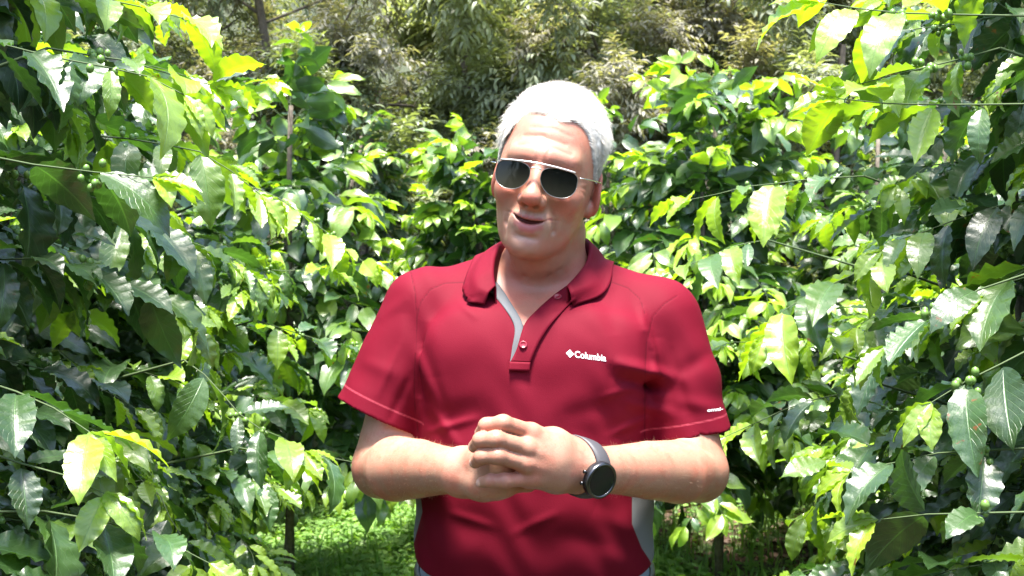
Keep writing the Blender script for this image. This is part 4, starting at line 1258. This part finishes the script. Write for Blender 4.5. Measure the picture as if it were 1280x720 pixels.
def build_undergrowth():
    r = np.random.default_rng(9); lv = Leaves()
    n = 5200*7; k = np.repeat(np.arange(5200), 7)
    y = (8.3+5.5*r.random(5200)); x = r.uniform(-.62, .62, 5200)*y; z = ground_z(x, y); h = r.uniform(.1, .9, 5200); tn = r.uniform(.1, .9, 5200)
    a = r.random(n)*6.28
    lv.bulk(np.stack([x[k], y[k], z[k]+h[k]*r.uniform(.2, 1, n)], 1)+r.normal(0, .10, (n, 3)), np.stack([np.cos(a), np.sin(a), -.4+r.normal(0, .4, n)], 1), np.array([0, 0, 1.])+r.normal(0, .3, (n, 3)), r.uniform(.06, .14, n), tn[k])
    m = leaf_material('undergrowth_leaf', (.035, .050, .022), (.090, .125, .045), (.22, .27, .10), .3, .5, False, 1.5)
    o = lv.build('undergrowth', [leaf_proto(5, 3, s+400, 0, .34, .5, .3) for s in range(5)], m, None, r)
    tag(o, 'grey green undergrowth covering the slope below the trees', 'undergrowth', kind='stuff')

def build_plants():
    build_undergrowth()
    # ---------------- left row, near to far
    ex = []
    def B(u0, v0, Y0, u1, v1, Y1, leaf=.17, tone=.35): return (P(u0, v0, Y0), P(u1, v1, Y1), leaf, tone)
    coffee(-1.04, 1.55, 2.45, .62, 11, 'nearest coffee shrub on the left, large, with big glossy leaves', leaf=.125, tone=.15,
        extra=[B(-60, 40, 1.5, 230, 70, 1.45, .125, .55), B(-40, 190, 1.35, 190, 250, 1.4, .125, .30), B(-40, 470, 1.35, 130, 520, 1.3, .125, .35), B(-20, 640, 1.3, 280, 640, 1.35, .125, .40), B(60, 60, 1.55, 260, 130, 1.6, .125, .75), B(-30, 560, 1.3, 120, 600, 1.25, .125, .3)])
    coffee(-1.20, 2.45, 2.20, .78, 12, 'coffee shrub of the left row with lime young shoots, just behind the nearest left one', leaf=.125, tone=.20,
        extra=[B(120, 170, 1.9, 330, 230, 1.85, .12, .85), B(-20, -20, 1.6, 230, 20, 1.6, .13, .9), B(230, 450, 2.2, 420, 560, 2.1, .125, .45), B(180, 600, 2.1, 300, 690, 2.0, .125, .5), B(300, 560, 2.3, 470, 600, 2.3, .13, .55)])
    coffee(-1.25, 3.35, 2.0, .72, 13, 'coffee shrub of the left row whose arching bright tips end left of the man\'s shoulder', leaf=.125, tone=.25,
        extra=[B(300, 230, 2.8, 470, 290, 2.7, .135, .9), B(320, 400, 3.0, 480, 480, 2.9, .125, .70), B(290, 330, 3.0, 440, 350, 2.8, .125, .6)])
    coffee(-1.55, 4.4, 1.45, .70, 14, 'low coffee shrub of the left row beside the sunny weeds', lod='mid', leaf=.15, tone=.3)
    # ---------------- right row
    coffee(1.12, 1.62, 2.5, .60, 21, 'nearest coffee shrub on the right, with long hanging leaves and green berries', leaf=.125, tone=.20,
        extra=[B(1290, 20, 1.55, 1020, 60, 1.6, .125, .85), B(1290, 130, 1.55, 1050, 170, 1.6, .125, .85), B(1250, 60, 1.65, 1060, 110, 1.7, .12, .85), B(1290, 340, 1.5, 1100, 400, 1.5, .125, .30), B(1300, 430, 1.5, 1150, 490, 1.5, .125, .35), B(1290, 560, 1.45, 1060, 560, 1.5, .125, .40), B(1290, 640, 1.4, 1100, 670, 1.45, .125, .35)])
    coffee(1.24, 2.45, 2.0, .66, 22, 'coffee shrub of the right row with toothed lime shoots, just behind the nearest right one', leaf=.12, tone=.24,
        extra=[B(1080, 220, 2.3, 880, 240, 2.2, .125, .85), B(1100, 330, 2.2, 930, 380, 2.1, .14, .8), B(1100, 480, 2.2, 930, 560, 2.1, .125, .45)])
    coffee(1.34, 3.4, 1.75, .64, 23, 'coffee shrub of the right row reaching to the man\'s right sleeve in the photo', leaf=.15, tone=.25,
        extra=[B(960, 300, 3.0, 840, 340, 2.9, .14, .65), B(1000, 430, 3.0, 890, 440, 3.0, .13, .6)])
    coffee(1.85, 4.5, 1.5, .75, 24, 'low coffee shrub of the right row above the bare brown soil', lod='mid', leaf=.15, tone=.2)
    # ---------------- middle distance
    spots = [
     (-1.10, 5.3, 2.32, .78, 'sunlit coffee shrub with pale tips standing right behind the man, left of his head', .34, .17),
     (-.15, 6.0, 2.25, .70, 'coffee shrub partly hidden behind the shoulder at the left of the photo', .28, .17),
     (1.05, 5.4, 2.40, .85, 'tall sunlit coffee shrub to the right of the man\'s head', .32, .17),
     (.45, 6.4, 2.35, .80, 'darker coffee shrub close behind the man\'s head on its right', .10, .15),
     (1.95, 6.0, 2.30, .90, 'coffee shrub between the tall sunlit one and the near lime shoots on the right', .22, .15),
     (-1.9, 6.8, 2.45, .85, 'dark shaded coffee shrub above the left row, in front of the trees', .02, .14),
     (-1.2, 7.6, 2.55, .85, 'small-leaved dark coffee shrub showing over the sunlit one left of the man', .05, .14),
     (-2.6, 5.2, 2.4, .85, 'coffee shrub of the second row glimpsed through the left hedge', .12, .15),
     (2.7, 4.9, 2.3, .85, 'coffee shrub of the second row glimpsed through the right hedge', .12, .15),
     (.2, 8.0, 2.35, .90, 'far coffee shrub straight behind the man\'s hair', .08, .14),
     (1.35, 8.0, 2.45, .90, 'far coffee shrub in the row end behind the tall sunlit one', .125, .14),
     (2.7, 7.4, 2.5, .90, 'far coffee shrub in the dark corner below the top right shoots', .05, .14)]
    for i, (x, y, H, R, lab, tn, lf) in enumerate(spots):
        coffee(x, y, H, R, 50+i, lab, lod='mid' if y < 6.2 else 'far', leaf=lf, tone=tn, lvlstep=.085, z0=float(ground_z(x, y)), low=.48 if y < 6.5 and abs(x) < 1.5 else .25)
    # second rows outside, so that a step to the side still meets leaves
    coffee(-2.3, 2.2, 2.2, .8, 80, 'coffee shrub of the outer left row behind the nearest left one', lod='mid', leaf=.16)
    coffee(-2.5, 3.6, 2.2, .8, 81, 'coffee shrub of the outer left row, deeper in the shade', lod='mid', leaf=.16)
    coffee(2.4, 2.2, 2.2, .8, 82, 'coffee shrub of the outer right row behind the nearest right one', lod='mid', leaf=.16)
    coffee(2.6, 3.5, 2.2, .8, 83, 'coffee shrub of the outer right row, deeper in the shade', lod='mid', leaf=.16)
    # ---------------- trees on the rising slope
    OL = leaf_material('olive_leaf', (.100, .112, .078), (.220, .245, .160), (.40, .44, .29), .35, .5, False, 1.6)  # all three tree leaf colours are lightened to stand in for haze
    DK = leaf_material('dark_leaf', (.070, .086, .055), (.160, .190, .108), (.32, .37, .20), .3, .45, False, 1.6)  # darker green leaf than the olive one, for the dark trees
    BR = leaf_material('dry_leaf', (.135, .125, .100), (.265, .250, .195), (.40, .385, .30), .35, .6, False, 1.4)
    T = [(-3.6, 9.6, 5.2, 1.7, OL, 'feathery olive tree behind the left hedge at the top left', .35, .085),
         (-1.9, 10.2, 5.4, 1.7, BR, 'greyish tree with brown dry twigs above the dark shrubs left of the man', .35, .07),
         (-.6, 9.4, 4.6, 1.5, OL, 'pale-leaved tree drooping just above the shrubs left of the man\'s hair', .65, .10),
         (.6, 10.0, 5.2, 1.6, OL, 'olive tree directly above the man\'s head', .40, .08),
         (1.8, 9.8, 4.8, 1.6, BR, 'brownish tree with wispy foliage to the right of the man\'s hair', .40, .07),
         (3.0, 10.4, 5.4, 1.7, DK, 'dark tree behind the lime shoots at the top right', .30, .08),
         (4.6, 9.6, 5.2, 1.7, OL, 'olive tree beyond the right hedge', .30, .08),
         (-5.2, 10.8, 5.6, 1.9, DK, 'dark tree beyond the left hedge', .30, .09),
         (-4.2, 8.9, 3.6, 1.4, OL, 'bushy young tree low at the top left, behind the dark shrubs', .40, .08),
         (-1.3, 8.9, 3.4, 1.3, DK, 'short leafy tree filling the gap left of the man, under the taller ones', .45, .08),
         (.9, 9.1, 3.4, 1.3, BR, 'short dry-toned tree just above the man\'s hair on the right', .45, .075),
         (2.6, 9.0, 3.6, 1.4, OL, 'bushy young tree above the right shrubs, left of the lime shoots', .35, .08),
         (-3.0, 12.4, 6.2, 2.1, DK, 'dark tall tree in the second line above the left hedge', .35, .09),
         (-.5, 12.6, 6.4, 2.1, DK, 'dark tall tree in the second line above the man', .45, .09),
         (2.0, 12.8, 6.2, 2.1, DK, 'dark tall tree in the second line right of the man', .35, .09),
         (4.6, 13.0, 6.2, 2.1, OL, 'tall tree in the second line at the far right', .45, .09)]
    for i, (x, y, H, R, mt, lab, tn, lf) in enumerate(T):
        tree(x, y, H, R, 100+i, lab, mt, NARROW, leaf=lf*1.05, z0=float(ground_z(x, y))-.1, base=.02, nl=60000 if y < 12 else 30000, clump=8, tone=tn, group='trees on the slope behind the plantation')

def build_behind():
    """the rows go on behind the viewer: they close the view seen in the lenses and shade the low sky"""
    r = np.random.default_rng(77); lv = Leaves()
    cs = [(sx*(1.15+.15*r.random()), yy, 2.2, .75) for sx in (-1, 1) for yy in (.15, -1.0, -2.2, -3.4)]+[(x, -5.2, 2.8, 1.0) for x in (-1.6, 0, 1.6)]+[(x, -7.5, 4.5, 1.8) for x in (-3, 0, 3)]
    for x, y, H, R_ in cs:
        for _ in range(1500):
            z = H*r.random()**.8; t = z/H; a = r.random()*6.28; rr = R_*(.45+.6*math.sin(math.pi*min(1, (1-t)*.8+.18)))*r.random()**.4
            p = np.array([x+math.cos(a)*rr, y+math.sin(a)*rr, z+.05])
            if abs(p[0]) < .38 and p[1] > -3.2: continue
            if p[1] > .1: continue
            lv.add(p, np.array([math.cos(a), math.sin(a), -r.uniform(0, 1.4)])+r.normal(0, .4, 3), np.array([0, 0, 1.])+r.normal(0, .4, 3), r.uniform(.12, .2)*(1.4 if H > 3 else 1), r.random()*.5)
    o = lv.build('hedge_foliage', FAR, COFFEE, None, r)
    tag(o, 'coffee hedge foliage going on behind the viewer on both sides of the aisle', 'hedge', kind='stuff')
# =====================================================================  LIGHT AND CAMERA
def setup():
    w = bpy.data.worlds.new('World'); sc.world = w; w.use_nodes = True
    nt = w.node_tree; bg = nt.nodes['Background']
    sky = nt.nodes.new('ShaderNodeTexSky'); sky.sky_type = 'NISHITA'; sky.sun_disc = False
    el, az = math.radians(SUN_EL), math.radians(SUN_AZ)
    sky.sun_elevation = el; sky.sun_rotation = az
    sky.air_density = 1.0; sky.dust_density = 2.0
    nt.links.new(sky.outputs[0], bg.inputs[0]); bg.inputs[1].default_value = SKY
    ld = bpy.data.lights.new('sun', 'SUN'); ld.energy = SUN; ld.angle = math.radians(13); ld.color = (1, .96, .89)
    lo = bpy.data.objects.new('sun', ld); COL.objects.link(lo)
    # direction towards the sun: azimuth measured from +Y clockwise to +X
    d = Vector((math.sin(az)*math.cos(el), math.cos(az)*math.cos(el), math.sin(el)))
    lo.rotation_euler = d.to_track_quat('Z', 'Y').to_euler(); lo.location = (0, 0, 8)
    cd = bpy.data.cameras.new('camera'); cd.sensor_width = 36; cd.lens = 36*F/1280; cd.clip_end = 500; cd.clip_start = .05
    co = bpy.data.objects.new('camera', cd); COL.objects.link(co); co.location = (0, 0, CAMZ); co.rotation_euler = (math.pi/2, 0, 0)
    cd.dof.use_dof = True; cd.dof.focus_distance = 1.5; cd.dof.aperture_fstop = 14
    sc.camera = co
    vs = sc.view_settings; vs.view_transform = 'Standard'; vs.look = 'None'; vs.gamma = 1; vs.exposure = EXPO
SUN_EL, SUN_AZ, SUN, SKY, EXPO = 78, 195, 4.4, .15, 2.2
setup()
build_person(); build_ground(); build_cover(); build_plants(); build_behind()
